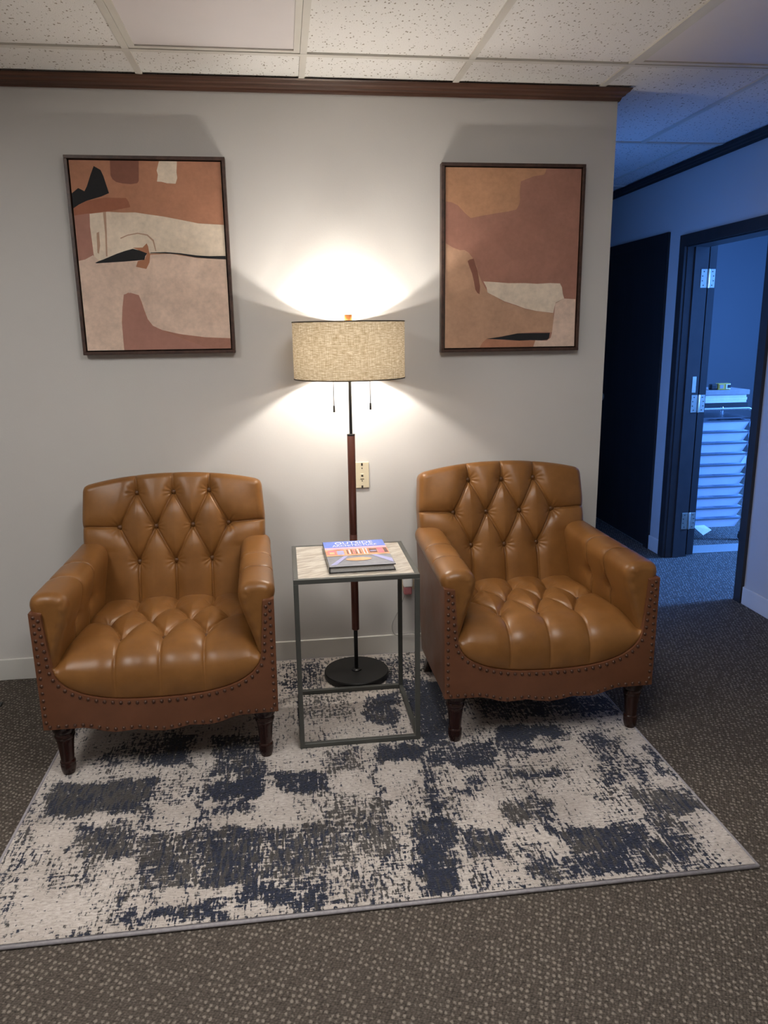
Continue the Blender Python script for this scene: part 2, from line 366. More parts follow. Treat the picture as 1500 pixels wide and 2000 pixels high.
# crown moulding with mitred return
prof = [(0, 2.398), (.006, 2.396), (.010, 2.402), (.012, 2.409), (.022, 2.414), (.027, 2.421), (.036, 2.426), (.042, 2.434), (.046, 2.4385), (0, 2.4385)]
v, f = [], []; n = len(prof)
for px in (-3.2,): v += [(px, -d, z) for d, z in prof]
v += [(WC+d, -d, z) for d, z in prof]; v += [(WC+d, 4.5, z) for d, z in prof]
for s in range(2):
    for i in range(n-1): f.append((s*n+i, s*n+i+1, (s+1)*n+i+1, (s+1)*n+i))
struct(pyd('trim_1', v, f, 'crown'), 'reddish stained wood crown moulding along the top of the grey wall', 'crown moulding')
v = [(RX-d, y, z) for y in (-5.1, 4.5) for d, z in prof]
struct(pyd('trim_2', v, [(i, i+1, n+i+1, n+i) for i in range(n-1)], 'trimdark'), 'dark crown moulding along the top of the right wall', 'crown moulding')
BH = .098
def baseboard(name, pts, label):
    struct(boxes(name, pts, 'base', None, .002, 1), label, 'baseboard')
baseboard('baseboard_back', [(-3.2, WC, -.012, 0, 0, BH)], 'pale painted baseboard along the grey wall')
baseboard('baseboard_right', [(RX-.012, RX, -5.1, DY0-.062, 0, BH)], 'pale baseboard on the right wall nearest the camera')
baseboard('baseboard_corridor', [(RX-.012, RX, DY1+.062, 1.455, 0, BH)], 'short pale baseboard between the two dark doors')
baseboard('baseboard_office', [(RX+.12, 6.5, 4.388, 4.4, 0, BH)], 'pale baseboard at the back of the side office')
# door casing of the open doorway
tr = boxes('trim_3', [(RX-.018, RX, DY0-.058, DY0+.004, 0, DZ+.06), (RX-.018, RX, DY1-.004, DY1+.058, 0, DZ+.06), (RX-.018, RX, DY0+.004, DY1-.004, DZ-.004, DZ+.06)], 'trimdark')
struct(tr, 'dark stained casing around the open doorway', 'door casing')
boxes('jamb', [(RX, RX+.14, DY1-.012, DY1, 0, DZ)], 'trimdark', tr)
boxes('jamb', [(RX, RX+.14, DY0, DY0+.012, 0, DZ)], 'trimdark', tr)
boxes('jamb', [(RX, RX+.14, DY0+.012, DY1-.012, DZ-.012, DZ)], 'trimdark', tr)
boxes('door_stop', [(RX+.045, RX+.085, DY1-.024, DY1-.012, 0, DZ-.012)], 'trimdark', tr)
boxes('door_stop', [(RX+.045, RX+.085, DY0+.012, DY0+.024, 0, DZ-.012)], 'trimdark', tr)
boxes('strike_plate', [(RX+.094, RX+.120, DY1-.0145, DY1-.0115, 1.08, 1.18)], 'brass', tr, .001, 1)
# open door folded back against the office wall, its hinge edge towards the camera
EX0, EX1, EY = RX+.148, RX+.193, DY1-.010
d2 = empty('door_2', (EX0, EY, 0)); struct(d2, 'dark door swung wide open, hinge edge and hinges showing', 'door')
boxes('panel', [(0, EX1-EX0, 0, .81, .012, 1.985)], 'doordark', d2)
sm = None
for z in (.245, 1.01, 1.77):
    hg = empty('hinge', (0, 0, z)); hg.parent = d2
    boxes('leaf', [(-.052, -.012, -.0045, -.002, -.055, .055)], 'brass', hg, .0008, 1)
    boxes('leaf', [(.002, .040, -.0035, 0, -.055, .055)], 'brass', hg, .0008, 1)
    lathe('knuckle', [(.0055, -.056), (.0065, -.053), (.0065, .053), (.0055, .056)], 'brass', hg, 12, (-.004, -.0065, 0))
    for sx, sg in ((-.034, -1), (.022, 1)):
        for q, zz in enumerate((-.040, -.014, .014, .040)):
            dx = (.008 if q in (1, 2) else 0)*sg
            if sm is None:
                s = lathe('screw', [(.0034, 0), (.0034, -.0016)], 'socket', hg, 8); s.data.transform(Matrix.Rotation(-PI/2, 4, 'X')); sm = s.data
            else: s = link('screw', sm, None, hg)
            s.location = (sx+dx, -.0048 if sg < 0 else -.0038, zz)
# closed dark door further down
d1 = empty('door_1', (RX, 1.46, 0)); struct(d1, 'closed dark door further down the corridor', 'door')
boxes('casing', [(-.016, 0, 0, .06, 0, 2.065), (-.016, 0, .97, 1.03, 0, 2.065), (-.016, 0, .06, .97, 2.005, 2.065)], 'doordark', d1)
boxes('panel', [(-.012, -.001, .06, .97, .01, 2.005)], 'doordark', d1)
kn = lathe('knob', [(.001, .055), (.018, .052), (.026, .040), (.022, .026), (.010, .020), (.010, .006), (.028, .004), (.028, 0)], 'brass', d1, 20); kn.rotation_euler = (0, -PI/2, 0); kn.location = (-.012, .885, .97)

# ------------------------------------------------------------------ rug
RX0, RX1, RY0, RY1 = -.872, 1.262, -1.612, -.018
RUGZ = .011
# dark patches in floor coordinates: (quad corners, density, navy share)
PATCH = [
 ([(-0.817, -1.082), (-0.805, -0.914), (-0.498, -0.933), (-0.5, -1.105)], 0.85, 0.35),
 ([(-0.716, -0.796), (-0.593, -0.609), (-0.404, -0.639), (-0.412, -0.858)], 0.46, 0.80),
 ([(-0.473, -0.834), (-0.49, -0.652), (-0.403, -0.648), (-0.389, -0.846)], 0.78, 0.70),
 ([(-0.323, -0.66), (-0.162, -0.685), (-0.121, -0.99), (-0.307, -0.933)], 0.58, 0.60),
 ([(-0.319, -0.974), (-0.121, -0.976), (-0.142, -1.083), (-0.295, -1.066)], 0.85, 0.90),
 ([(-0.285, -1.1), (-0.157, -1.08), (-0.169, -1.155), (-0.281, -1.151)], 0.60, 0.90),
 ([(-0.089, -0.952), (0.09, -0.965), (0.092, -1.078), (-0.072, -1.067)], 0.72, 0.90),
 ([(-0.485, -0.963), (-0.343, -0.971), (-0.338, -1.092), (-0.47, -1.059)], 0.36, 0.80),
 ([(-0.699, -1.148), (-0.513, -1.152), (-0.503, -1.32), (-0.652, -1.308)], 0.62, 0.35),
 ([(-0.697, -1.312), (-0.583, -1.319), (-0.576, -1.408), (-0.682, -1.393)], 0.38, 0.50),
 ([(-0.507, -1.222), (-0.318, -1.216), (-0.293, -1.46), (-0.467, -1.443)], 0.62, 0.35),
 ([(-0.318, -1.216), (-0.13, -1.233), (-0.123, -1.485), (-0.291, -1.479)], 0.70, 0.55),
 ([(-0.488, -1.529), (-0.216, -1.535), (-0.212, -1.595), (-0.489, -1.583)], 0.55, 0.85),
 ([(-0.216, -1.535), (-0.13, -1.474), (0.031, -1.544), (0.029, -1.597)], 0.66, 0.85),
 ([(-0.115, -1.258), (0.075, -1.228), (0.061, -1.464), (-0.098, -1.45)], 0.62, 0.40),
 ([(0.082, -1.103), (0.182, -1.119), (0.147, -1.477), (0.061, -1.464)], 0.55, 0.15),
 ([(0.072, -0.839), (0.211, -0.828), (0.196, -0.981), (0.09, -0.965)], 0.50, 0.20),
 ([(-0.058, -1.456), (0.146, -1.487), (0.137, -1.587), (-0.052, -1.576)], 0.42, 0.70),
 ([(-0.336, -1.04), (-0.314, -1.03), (-0.31, -1.182), (-0.329, -1.18)], 0.72, 0.90),
 ([(-0.84, -1.369), (-0.834, -1.271), (-0.775, -1.269), (-0.82, -1.372)], 0.40, 0.90),
 ([(-0.5, -1.105), (-0.484, -1.018), (-0.456, -1.196), (-0.49, -1.202)], 0.50, 0.80),
 ([(0.294, -0.444), (0.412, -0.414), (0.373, -0.683), (0.25, -0.643)], 0.70, 0.75),
 ([(0.439, -0.314), (0.637, -0.346), (0.536, -0.868), (0.457, -0.856)], 0.76, 0.90),
 ([(0.269, -0.846), (0.441, -0.835), (0.422, -0.942), (0.268, -0.936)], 0.80, 0.80),
 ([(0.448, -0.855), (0.712, -0.857), (0.673, -1.033), (0.438, -0.962)], 0.60, 0.95),
 ([(0.419, -0.959), (0.445, -0.964), (0.425, -1.401), (0.397, -1.397)], 0.66, 0.90),
 ([(0.335, -1.284), (0.448, -1.274), (0.417, -1.592), (0.311, -1.597)], 0.80, 0.75),
 ([(0.243, -0.897), (0.264, -0.9), (0.253, -1.493), (0.234, -1.49)], 0.58, 0.80),
 ([(0.48, -1.359), (0.59, -1.356), (0.573, -1.472), (0.475, -1.48)], 0.74, 0.50),
 ([(0.732, -0.538), (1.25, -0.583), (1.257, -0.724), (0.724, -0.696)], 0.58, 1.00),
 ([(0.739, -0.761), (0.991, -0.78), (0.982, -0.86), (0.727, -0.879)], 0.78, 1.00),
 ([(0.721, -0.897), (0.935, -0.93), (0.902, -0.966), (0.718, -0.943)], 0.66, 1.00),
 ([(0.728, -1.075), (0.886, -1.066), (0.873, -1.1), (0.722, -1.094)], 0.70, 1.00),
 ([(1.022, -0.866), (1.136, -0.823), (1.082, -1.194), (1.015, -1.175)], 0.50, 0.90),
 ([(1.114, -0.9), (1.163, -0.908), (1.17, -1.191), (1.118, -1.199)], 0.52, 0.90),
 ([(1.226, -0.975), (1.25, -0.979), (1.234, -1.16), (1.207, -1.156)], 0.75, 1.00),
 ([(0.63, -1.216), (0.777, -1.239), (0.757, -1.321), (0.612, -1.34)], 0.56, 0.30),
 ([(1.069, -1.223), (1.256, -1.244), (1.251, -1.353), (1.055, -1.366)], 0.72, 0.35),
 ([(0.739, -1.372), (1.021, -1.401), (1.006, -1.5), (0.759, -1.499)], 0.74, 0.50),
 ([(0.728, -1.495), (0.938, -1.502), (0.91, -1.579), (0.739, -1.592)], 0.66, 0.85),
 ([(0.618, -1.43), (0.717, -1.432), (0.703, -1.603), (0.641, -1.604)], 0.50, 0.50),
 ([(0.972, -1.483), (1.073, -1.486), (1.108, -1.574), (0.948, -1.585)], 0.62, 0.50),
 ([(1.062, -1.353), (1.153, -1.367), (1.129, -1.506), (1.043, -1.493)], 0.60, 0.50),
 ([(0.52, -0.94), (0.677, -0.982), (0.675, -1.025), (0.524, -1.01)], 0.62, 0.95),
 ([(0.177, -1.177), (0.258, -1.16), (0.259, -1.401), (0.154, -1.409)], 0.52, 0.15),
 ([(0.559, -1.066), (0.618, -1.075), (0.61, -1.122), (0.552, -1.113)], 0.55, 1.00),
 ([(0.487, -1.134), (0.554, -1.144), (0.548, -1.167), (0.483, -1.157)], 0.70, 1.00),
 ([(0.447, -1.464), (0.524, -1.476), (0.521, -1.597), (0.446, -1.596)], 0.36, 0.60),
 ([(0.278, -1.379), (0.318, -1.385), (0.313, -1.587), (0.261, -1.59)], 0.34, 0.60),
 ([(0.148, -1.466), (0.254, -1.436), (0.27, -1.581), (0.137, -1.582)], 0.40, 0.30),
 ([(0.735, -1.172), (0.753, -1.175), (0.757, -1.321), (0.736, -1.331)], 0.60, 0.90),
 ([(-0.071, -0.047), (0.126, -0.051), (0.106, -0.335), (-0.07, -0.378)], 0.40, 0.90),
 ([(0.369, -0.062), (0.585, -0.068), (0.539, -0.38), (0.364, -0.376)], 0.42, 0.90),
 ([(0.019, -0.392), (0.212, -0.376), (0.213, -0.597), (0.017, -0.607)], 0.40, 0.30),
 ([(-0.046, -0.637), (0.108, -0.68), (0.198, -0.958), (-0.048, -0.92)], 0.16, 0.50),
 ([(0.026, -0.091), (0.084, -0.089), (0.063, -0.328), (0.009, -0.343)], 0.52, 1.00),
]
def rug():
    t = empty('area_rug', ((RX0+RX1)/2, (RY0+RY1)/2, 0))
    nx, ny = 214, 160
    X, Y = np.meshgrid(np.linspace(RX0+.006, RX1-.006, nx), np.linspace(RY0+.006, RY1-.006, ny))
    rng = np.random.default_rng(3)
    def smoothn(gx, gy):
        g = rng.random((gy+2, gx+2)); u = (X-RX0)/(RX1-RX0)*gx; q = (Y-RY0)/(RY1-RY0)*gy
        i, j = u.astype(int), q.astype(int); a, b = u-i, q-j; a = a*a*(3-2*a); b = b*b*(3-2*b)
        return (g[j, i]*(1-a)+g[j, i+1]*a)*(1-b)+(g[j+1, i]*(1-a)+g[j+1, i+1]*a)*b
    D = .29+.36*(smoothn(16, 12)-.5)+.22*(smoothn(50, 14)-.5)
    N = .5+.6*(smoothn(9, 7)-.5)
    jx = .020*(smoothn(60, 40)-.5)*2; jy = .020*(smoothn(60, 40)-.5)*2
    for quad, den, nav in PATCH:
        q = np.array(quad); c = q.mean(0)
        # signed distance to the convex quad
        d = np.full(X.shape, 1e9)
        ar = sum(q[i][0]*q[(i+1) % 4][1]-q[(i+1) % 4][0]*q[i][1] for i in range(4))
        sg = 1 if ar > 0 else -1
        for i in range(4):
            a, b = q[i], q[(i+1) % 4]; e = b-a; L = np.hypot(*e)
            if L < 1e-6: continue
            nrm = np.array([-e[1], e[0]])/L*sg
            d = np.minimum(d, (X+jx-a[0])*nrm[0]+(Y+jy-a[1])*nrm[1])
        m = np.clip(d/.045+.55, 0, 1); m = m*m*(3-2*m)
        D = D*(1-m)+m*np.maximum(D, den+.09+.24*(smoothn(40, 24)-.5)); N = N*(1-m)+m*(nav+.4*(smoothn(20, 14)-.5))
    cx, cy = t.location.x, t.location.y
    verts = [(x-cx, y-cy, RUGZ) for x, y in zip(X.ravel(), Y.ravel())]
    faces = [(j*nx+i, j*nx+i+1, (j+1)*nx+i+1, (j+1)*nx+i) for j in range(ny-1) for i in range(nx-1)]
    o = pyd('pile', verts, faces, 'rug', t)
    ca = o.data.color_attributes.new('dens', 'FLOAT_COLOR', 'POINT')
    arr = np.stack([np.clip(D, 0, 1).ravel(), np.clip(N, 0, 1).ravel(), np.zeros(D.size), np.ones(D.size)], 1).astype(np.float32)
    ca.data.foreach_set('color', arr.ravel())
    hx, hy = (RX1-RX0)/2, (RY1-RY0)/2
    boxes('backing', [(-hx+.005, hx-.005, -hy+.005, hy-.005, .001, RUGZ-.002)], 'binding', t)
    pts = [(-hx, -hy, .0056), (hx, -hy, .0056), (hx, hy, .0056), (-hx, hy, .0056)]
    for i in range(4):
        a, b = Vector(pts[i]), Vector(pts[(i+1) % 4]); tube('edge_binding', [a, (a+b)/2, b], .0052, 'binding', t)
    tag(t, 'navy and cream distressed area rug lying under both armchairs', 'rug')
rug()

# ------------------------------------------------------------------ armchair
def seg_dist(P, a, b):
    a, b = np.array(a), np.array(b); e = b-a; L2 = max((e*e).sum(), 1e-12)
    tt = np.clip(((P-a)@e)/L2, 0, 1); return np.linalg.norm(P-(a+tt[..., None]*e), axis=-1)
def tuft(P, buttons, creases, A=.012, wA=.022, B=.018, wB=.030, groove=.0035):
    dc = np.full(P.shape[:-1], 9.); db = np.full(P.shape[:-1], 9.); rip = np.zeros(P.shape[:-1])
    for a, b in creases: dc = np.minimum(dc, seg_dist(P, a, b))
    for k, b in enumerate(buttons):
        dv = P-np.array(b); d = np.linalg.norm(dv, axis=-1); db = np.minimum(db, d)
        an = np.arctan2(dv[..., 1], dv[..., 0])
        rip += .0011*np.cos(11*an+k)*np.exp(-((d-.022)/.016)**2)
    t_ = np.clip(dc/(wA*2.3), 0, 1)
    h = A*(1-(1-t_)**2.3) - B*np.exp(-(db/wB)**1.3) - groove*np.exp(-(dc/.0042)**2) + rip
    return h
BTN = None
def button(parent, loc, direction, r=.0125):
    global BTN
    if BTN is None:
        o = lathe('button', [(.0001, .0065), (.004, .0062), (.008, .0045), (.0108, .001), (.0112, -.003), (.008, -.006)], 'button', parent, 16); BTN = o.data
    else: o = link('button', BTN, None, parent)
    o.location = loc; o.rotation_mode = 'QUATERNION'; o.rotation_quaternion = Vector(direction).to_track_quat('Z', 'Y')
    return o
def ucurve(n=41):
    "inner edge of the front panel, left to right"
    p = [(-.353, .598), (-.350, .55), (-.346, .50), (-.342, .45)]
    a, b, nn, zc = .341, .160, 2.6, .437
    for k in range(n):
        ang = PI*k/(n-1); c, s = -math.cos(ang), math.sin(ang)
        p.append((a*math.copysign(abs(c)**(2/nn), c), zc-b*abs(s)**(2/nn)))
    return p+[(-x, z) for x, z in reversed(p[:4])]
def uz(x):
    x = min(abs(x)/.341, 1); return .437-.160*(1-x**2.6)**(1/2.6)
def apron(x):
    x = abs(x)
    return .190-np.interp(x, [0, .045, .085, .125, .160, .195, .225, .26, .40], [.036, .031, .022, .025, .026, .019, .008, .001, 0])

def build_chair():
    root = empty('leather_armchair', (0, 0, 0))
    # ---- body sides, rear and base in reddish leather
    def side(s):
        o = [(0, .19), (.55, .142), (.705, .60), (.70, .612), (.3, .612), (.02, .606), (0, .60)]
        n = len(o); v = [(s*.388, y, z) for y, z in o]+[(s*.352, y, z) for y, z in o]
        # rear end draws inwards
        v = [(x*(1-.045*(y/.7)), y, z) for x, y, z in v]
        f = [tuple(range(n)), tuple(range(2*n-1, n-1, -1))]+[(i, (i+1) % n, n+(i+1) % n, n+i) for i in range(n)]
        ob = pyd('side_panel', v, f, 'redbrown', root)
        b = ob.modifiers.new('bevel', 'BEVEL'); b.width = .008; b.segments = 3; b.limit_method = 'ANGLE'
    side(-1); side(1)
    rb = pyd('rear_panel', [(s*w_, y, z) for w_, y, z in ((.355, .555, .142), (.348, .715, .62), (.338, .795, .86), (.338, .77, .865), (.348, .68, .62), (.355, .525, .142)) for s in (-1, 1)],
             [(0, 1, 3, 2), (2, 3, 5, 4), (4, 5, 7, 6), (6, 7, 9, 8), (8, 9, 11, 10), (10, 11, 1, 0), (0, 2, 4, 6, 8, 10), (11, 9, 7, 5, 3, 1)], 'redbrown', root)
    rb.modifiers.new('bevel', 'BEVEL').width = .006
    pyd('base_frame', [(s*.352, y, z) for y, z in ((.03, .20), (.53, .152), (.56, .26), (.03, .275)) for s in (-1, 1)],
        [(0, 1, 3, 2), (2, 3, 5, 4), (4, 5, 7, 6), (6, 7, 1, 0), (0, 2, 4, 6), (7, 5, 3, 1)], 'redbrown', root)
    # ---- front panel between outer edge and U shaped inner edge
    inner = []
    uc = ucurve(45)
    # densify
    U = np.array(uc); L = np.r_[0, np.cumsum(np.linalg.norm(np.diff(U, axis=0), axis=1))]
    s = np.linspace(0, L[-1], 121); U = np.stack([np.interp(s, L, U[:, 0]), np.interp(s, L, U[:, 1])], 1)
    zc = .375
    i0 = int(np.argmax(U[:, 1] < zc)); i1 = len(U)-1-i0
    outer = []
    for i, (x, z) in enumerate(U):
        if i <= i0: tt = i/i0; outer.append((-.391+.003*tt, .604*(1-tt)+.19*tt))
        elif i >= i1: tt = (len(U)-1-i)/i0; outer.append((.391-.003*tt, .604*(1-tt)+.19*tt))
        else: xx = -.388+.776*(i-i0)/(i1-i0); outer.append((xx, float(apron(xx))))
    n = len(U); v = []
    rows = [(0.0, .028), (0, -.004), (.012, -.010), (.5, -.012), (.988, -.010), (1, -.004), (1, .028)]
    for wgt, y in rows:
        for (xi, zi), (xo, zo) in zip(U, outer): v.append((xi*(1-wgt)+xo*wgt, y, zi*(1-wgt)+zo*wgt))
    f = []
    for r in range(len(rows)-1): f += [(r*n+i, r*n+i+1, (r+1)*n+i+1, (r+1)*n+i) for i in range(n-1)]
    f += [tuple(r*n for r in range(len(rows)))]+[tuple(r*n+n-1 for r in range(len(rows)-1, -1, -1))]
    fp = pyd('front_panel', v, f, 'redbrown', root, True); fp.data.set_sharp_from_angle(angle=math.radians(50))
    # ---- nail heads, one by one
    nm = lathe('nail_head', [(.0062, .001), (.0062, 0), (.0055, -.0022), (.0036, -.0040), (.0012, -.0047)], 'nail', fp, 10)
    nm.data.transform(Matrix.Rotation(-PI/2, 4, 'X')); 
    nm.data.shade_smooth(); first = [nm]
    def nails(path, step, skip=0):
        P = np.array(path); Lc = np.r_[0, np.cumsum(np.linalg.norm(np.diff(P, axis=0), axis=1))]
        k = int(round(Lc[-1]/step))
        for q in range(skip, k+1):
            x = np.interp(Lc[-1]*q/k, Lc, P[:, 0]); z = np.interp(Lc[-1]*q/k, Lc, P[:, 1])
            if first: o = first.pop()
            else: o = link('nail_head', nm.data, None, fp)
            o.location = (x, -.0105, z)
    step = .0265
    ob = [(-.376, .590), (-.376, .203)]+[(x, float(apron(x))+.013) for x in np.linspace(-.36, .36, 73)]+[(.376, .203), (.376, .590)]
    nails(ob, step)
    off = []
    for i in range(n):
        a, b = U[max(i-1, 0)], U[min(i+1, n-1)]; e = (b-a)/np.linalg.norm(b-a); off.append((U[i][0]+e[1]*.011, U[i][1]-e[0]*.011))
    nails(off[2:-2], step)
    # ---- seat cushion
    nu, nv = 240, 190
    btn = [(-.146, .165), (0, .160), (.146, .165), (-.222, .325), (-.073, .325), (.073, .325), (.222, .325), (-.146, .470), (0, .470), (.146, .470)]
    cr = [(btn[0], btn[3]), (btn[0], btn[4]), (btn[1], btn[4]), (btn[1], btn[5]), (btn[2], btn[5]), (btn[2], btn[6]),
          (btn[7], btn[3]), (btn[7], btn[4]), (btn[8], btn[4]), (btn[8], btn[5]), (btn[9], btn[5]), (btn[9], btn[6]),
          (btn[3], (-.33, .345)), (btn[6], (.33, .345))]
    for k in range(3):
        cr.append((btn[k], (btn[k][0]*1.03, -.6))); cr.append((btn[7+k], (btn[7+k][0]*1.04, .75)))
    def seatpos(u, v):
        # v: 0 rear .. 1 bottom of front ; flat parameter yq goes on falling below 0 down the front
        W = lambda y: np.interp(y, [-.02, .06, .25, .62], [.3405, .336, .318, .296])
        ztop = .408
        if v < .62:
            tt = v/.62; y = .62-(.62-.125)*tt; z = ztop+.024*math.sin(PI*min(tt, 1)*.5)
            hw = W(y); x = u*hw; z += .010*(1-u*u)-.030*max(0, abs(u)-.80)**2/.04; return x, y, z, y
        tt = (v-.62)/.38; ang = tt*PI/2
        y = .125-.128*math.sin(ang)**.85 if tt > 0 else .125
        hw = W(y); x = u*hw
        zt = ztop+.024+.010*(1-u*u)-.030*max(0, abs(u)-.80)**2/.04
        zb = uz(x)+.001
        zt = max(zt, zb+.001)
        z = zb+(zt-zb)*math.cos(ang)**.85
        y = y-.030*math.sin(2*ang)*(1-abs(u)**4)*.5
        return x, y, z, .125-.24*tt
    us = np.sign(np.linspace(-1, 1, nu))*np.abs(np.linspace(-1, 1, nu)); vs = np.linspace(0, 1, nv)
    G = np.array([[seatpos(u, v_) for u in us] for v_ in vs])
    P3 = G[..., :3]
    du = np.gradient(P3, axis=1); dv = np.gradient(P3, axis=0); N = np.cross(dv, du); N /= np.linalg.norm(N, axis=-1, keepdims=True)+1e-9
    if N[nv//3, nu//2, 2] < 0: N = -N
    h = tuft(np.stack([G[..., 0], G[..., 3]], -1), btn, cr, .020, .028, .022, .028, .0050)
    fade = np.clip((1-np.abs(us))/.12, 0, 1)[None, :]*np.clip((1-vs)/.14, 0, 1)[:, None]
    fade = fade**.6
    soft = np.clip((1-vs)/.40, .62, 1)[:, None]
    P3 = P3+N*((h*soft)*fade)[..., None]
    v = P3.reshape(-1, 3).tolist(); f = [(j*nu+i, j*nu+i+1, (j+1)*nu+i+1, (j+1)*nu+i) for j in range(nv-1) for i in range(nu-1)]
    # closing skirt below
    b0 = len(v)
    ring = [i for i in range(nu)]+[j*nu+nu-1 for j in range(1, nv)]+[(nv-1)*nu+i for i in range(nu-2, -1, -1)]+[j*nu for j in range(nv-2, 0, -1)]
    for q in ring: x, y, z = v[q]; v.append((x*.97, max(y, .02)*.99+.006, min(z-.06, .33) if z > .36 else z-.004))
    f += [(ring[i], ring[(i+1) % len(ring)], b0+(i+1) % len(ring), b0+i) for i in range(len(ring))]
    f.append(tuple(b0+i for i in range(len(ring))))
    seat = pyd('seat_cushion', v, f, 'caramel', root, True)
    for (bx, by) in btn:
        i = int(np.argmin(np.abs(P3[nv//3, :, 0]-bx))); jj = int(np.argmin(np.abs(G[:, i, 3]-by)))
        i = int(np.argmin(np.abs(P3[jj, :, 0]-bx))); p = P3[jj, i]; nn_ = N[jj, i]
        button(seat, p+nn_*.008, nn_)
    # ---- back cushion
    th = math.radians(13.5); c, s_ = math.cos(th), math.sin(th)
    org = np.array([0, .580, .400]); up = np.array([0, s_, c]); nrm = np.array([0, -c, s_])
    nu, nv = 270, 230
    bt = [(-.145, .460), (0, .458), (.143, .460), (-.216, .322), (-.073, .321), (.072, .321), (.216, .322), (-.145, .180), (0, .178), (.143, .180)]
    cr = [(bt[0], bt[3]), (bt[0], bt[4]), (bt[1], bt[4]), (bt[1], bt[5]), (bt[2], bt[5]), (bt[2], bt[6]),
          (bt[7], bt[3]), (bt[7], bt[4]), (bt[8], bt[4]), (bt[8], bt[5]), (bt[9], bt[5]), (bt[9], bt[6]),
          (bt[3], (-.45, .335)), (bt[6], (.45, .335))]
    for k in range(3): cr.append((bt[k], (bt[k][0]*1.05, .70))); cr.append((bt[7+k], (bt[7+k][0], -.1)))
    rr = .030
    def halfw(b):
        k = np.clip((b-.222)/.030, 0, 1); k = k*k*(3-2*k)
        return (.290+(.332-.290)*k)+np.interp(b, [.25, .35, .52], [0, .002, -.008])*k
    def topb(u): return .508-.036*np.abs(u)**2.2
    us = np.linspace(-1, 1, nu); ws = np.linspace(0, 1, nv)
    Uu, Ww = np.meshgrid(us, ws); Bv = -.06+(topb(Uu)+.06)*Ww; Xv = Uu*halfw(Bv)
    h = tuft(np.stack([Xv, Bv], -1), bt, cr, .014, .025, .023, .028, .0055)
    edge = .016*(1-np.clip(np.abs(Uu), 0, 1)**6)*(1-np.clip(Ww, 0, 1)**10)
    D = h+edge
    P3 = org+Xv[..., None]*np.array([1, 0, 0])+Bv[..., None]*up+D[..., None]*nrm
    v = P3.reshape(-1, 3).tolist(); f = [(j*nu+i, j*nu+i+1, (j+1)*nu+i+1, (j+1)*nu+i) for j in range(nv-1) for i in range(nu-1)]
    idx = [(0, i) for i in range(nu)]+[(j, nu-1) for j in range(1, nv)]+[(nv-1, i) for i in range(nu-2, -1, -1)]+[(j, 0) for j in range(nv-2, 0, -1)]
    loop2 = np.array([(Xv[j, i], Bv[j, i]) for j, i in idx]); ld = np.array([D[j, i] for j, i in idx])
    m = len(idx); e = np.roll(loop2, -1, 0)-np.roll(loop2, 1, 0); e /= np.linalg.norm(e, axis=1, keepdims=True)+1e-9
    out = np.stack([e[:, 1], -e[:, 0]], 1)
    for _ in range(6): out = (np.roll(out, 1, 0)+out*2+np.roll(out, -1, 0))/4
    out /= np.linalg.norm(out, axis=1, keepdims=True)
    prev = [j*nu+i for j, i in idx]
    steps = [(rr*math.sin(a), rr*(1-math.cos(a))) for a in np.linspace(0, PI/2, 9)[1:]]+[(rr+.001, .06), (rr-.002, .095), (rr-.014, .106)]
    for dx, dz in steps:
        st = len(v); q2 = loop2+out*dx
        for (a, b), dd in zip(q2, ld): v.append(tuple(org+np.array([a, 0, 0])+b*up+(dd*max(0, 1-dz/.09)-dz)*nrm))
        f += [(prev[i], prev[(i+1) % m], st+(i+1) % m, st+i) for i in range(m)]; prev = [st+i for i in range(m)]
    f.append(tuple(prev))
    back = pyd('back_cushion', v, f, 'caramel', root, True)
    for bx, bb in bt:
        j, i = np.unravel_index(np.argmin((Xv-bx)**2+(Bv-bb)**2), Xv.shape); button(back, P3[j, i]+nrm*.009, nrm)
    # ---- arms
    def arm(sgn):
        ns, nt = 64, 120
        def prof(y):
            k = np.clip(y/.58, 0, 1)
            xi = .3385+( .297-.3385)*k
            xt = .272
            pts = [(.380, .575), (.392, .596), (.3965, .622), (.388, .644), (.366, .656), (.335, .6595), (.302, .655), (.281, .640), (xt, .612), (xt+.002+(xi-xt)*.12, .56), (xt+.004+(xi-xt)*.40, .50), (xt+(xi-xt)*.80, .43), (xi+.004, .36), (xi+.02, .32), (.36, .32)]
            pts = [(x*(1-.035*k), z) for x, z in pts]
            C = spline([(x, 0, z) for x, z in pts], 8); Lc = np.r_[0, np.cumsum(np.linalg.norm(np.diff(C, axis=0), axis=1))]
            q = np.linspace(0, Lc[-1], ns); return np.stack([np.interp(q, Lc, C[:, 0]), np.interp(q, Lc, C[:, 2])], 1)
        ysn = np.unique(np.round(np.r_[np.linspace(.040, .66, 84), np.linspace(.200, .230, 19), np.linspace(.370, .400, 19)], 5)); nt = len(ysn)
        G = np.zeros((nt, ns, 3)); NN = np.zeros((nt, ns, 2))
        for j, y in enumerate(ysn):
            p = prof(y); e = np.gradient(p, axis=0); e /= np.linalg.norm(e, axis=1, keepdims=True)
            nr = np.stack([-e[:, 1], e[:, 0]], 1)
            # orient outwards from arm centre
            cen = np.array([.335, .55])
            if ((p-cen)*nr).sum() < 0: nr = -nr
            d = np.zeros(ns)
            for ysm in (.215, .385):
                dy = abs(y-ysm)
                vis = np.clip((np.arange(ns)/ns-.10)/.08, 0, 1)
                d += vis*(-.0100*math.exp(-(dy/.0032)**2)-.0035*math.exp(-(dy/.016)**2))
                dd = np.sqrt(dy**2+(p[:, 1]-.500)**2)
                inner = p[:, 0] < .32
                d += np.where(inner, -.020*np.exp(-(dd/.026)**1.3), 0)
            p2 = p+nr*d[:, None]
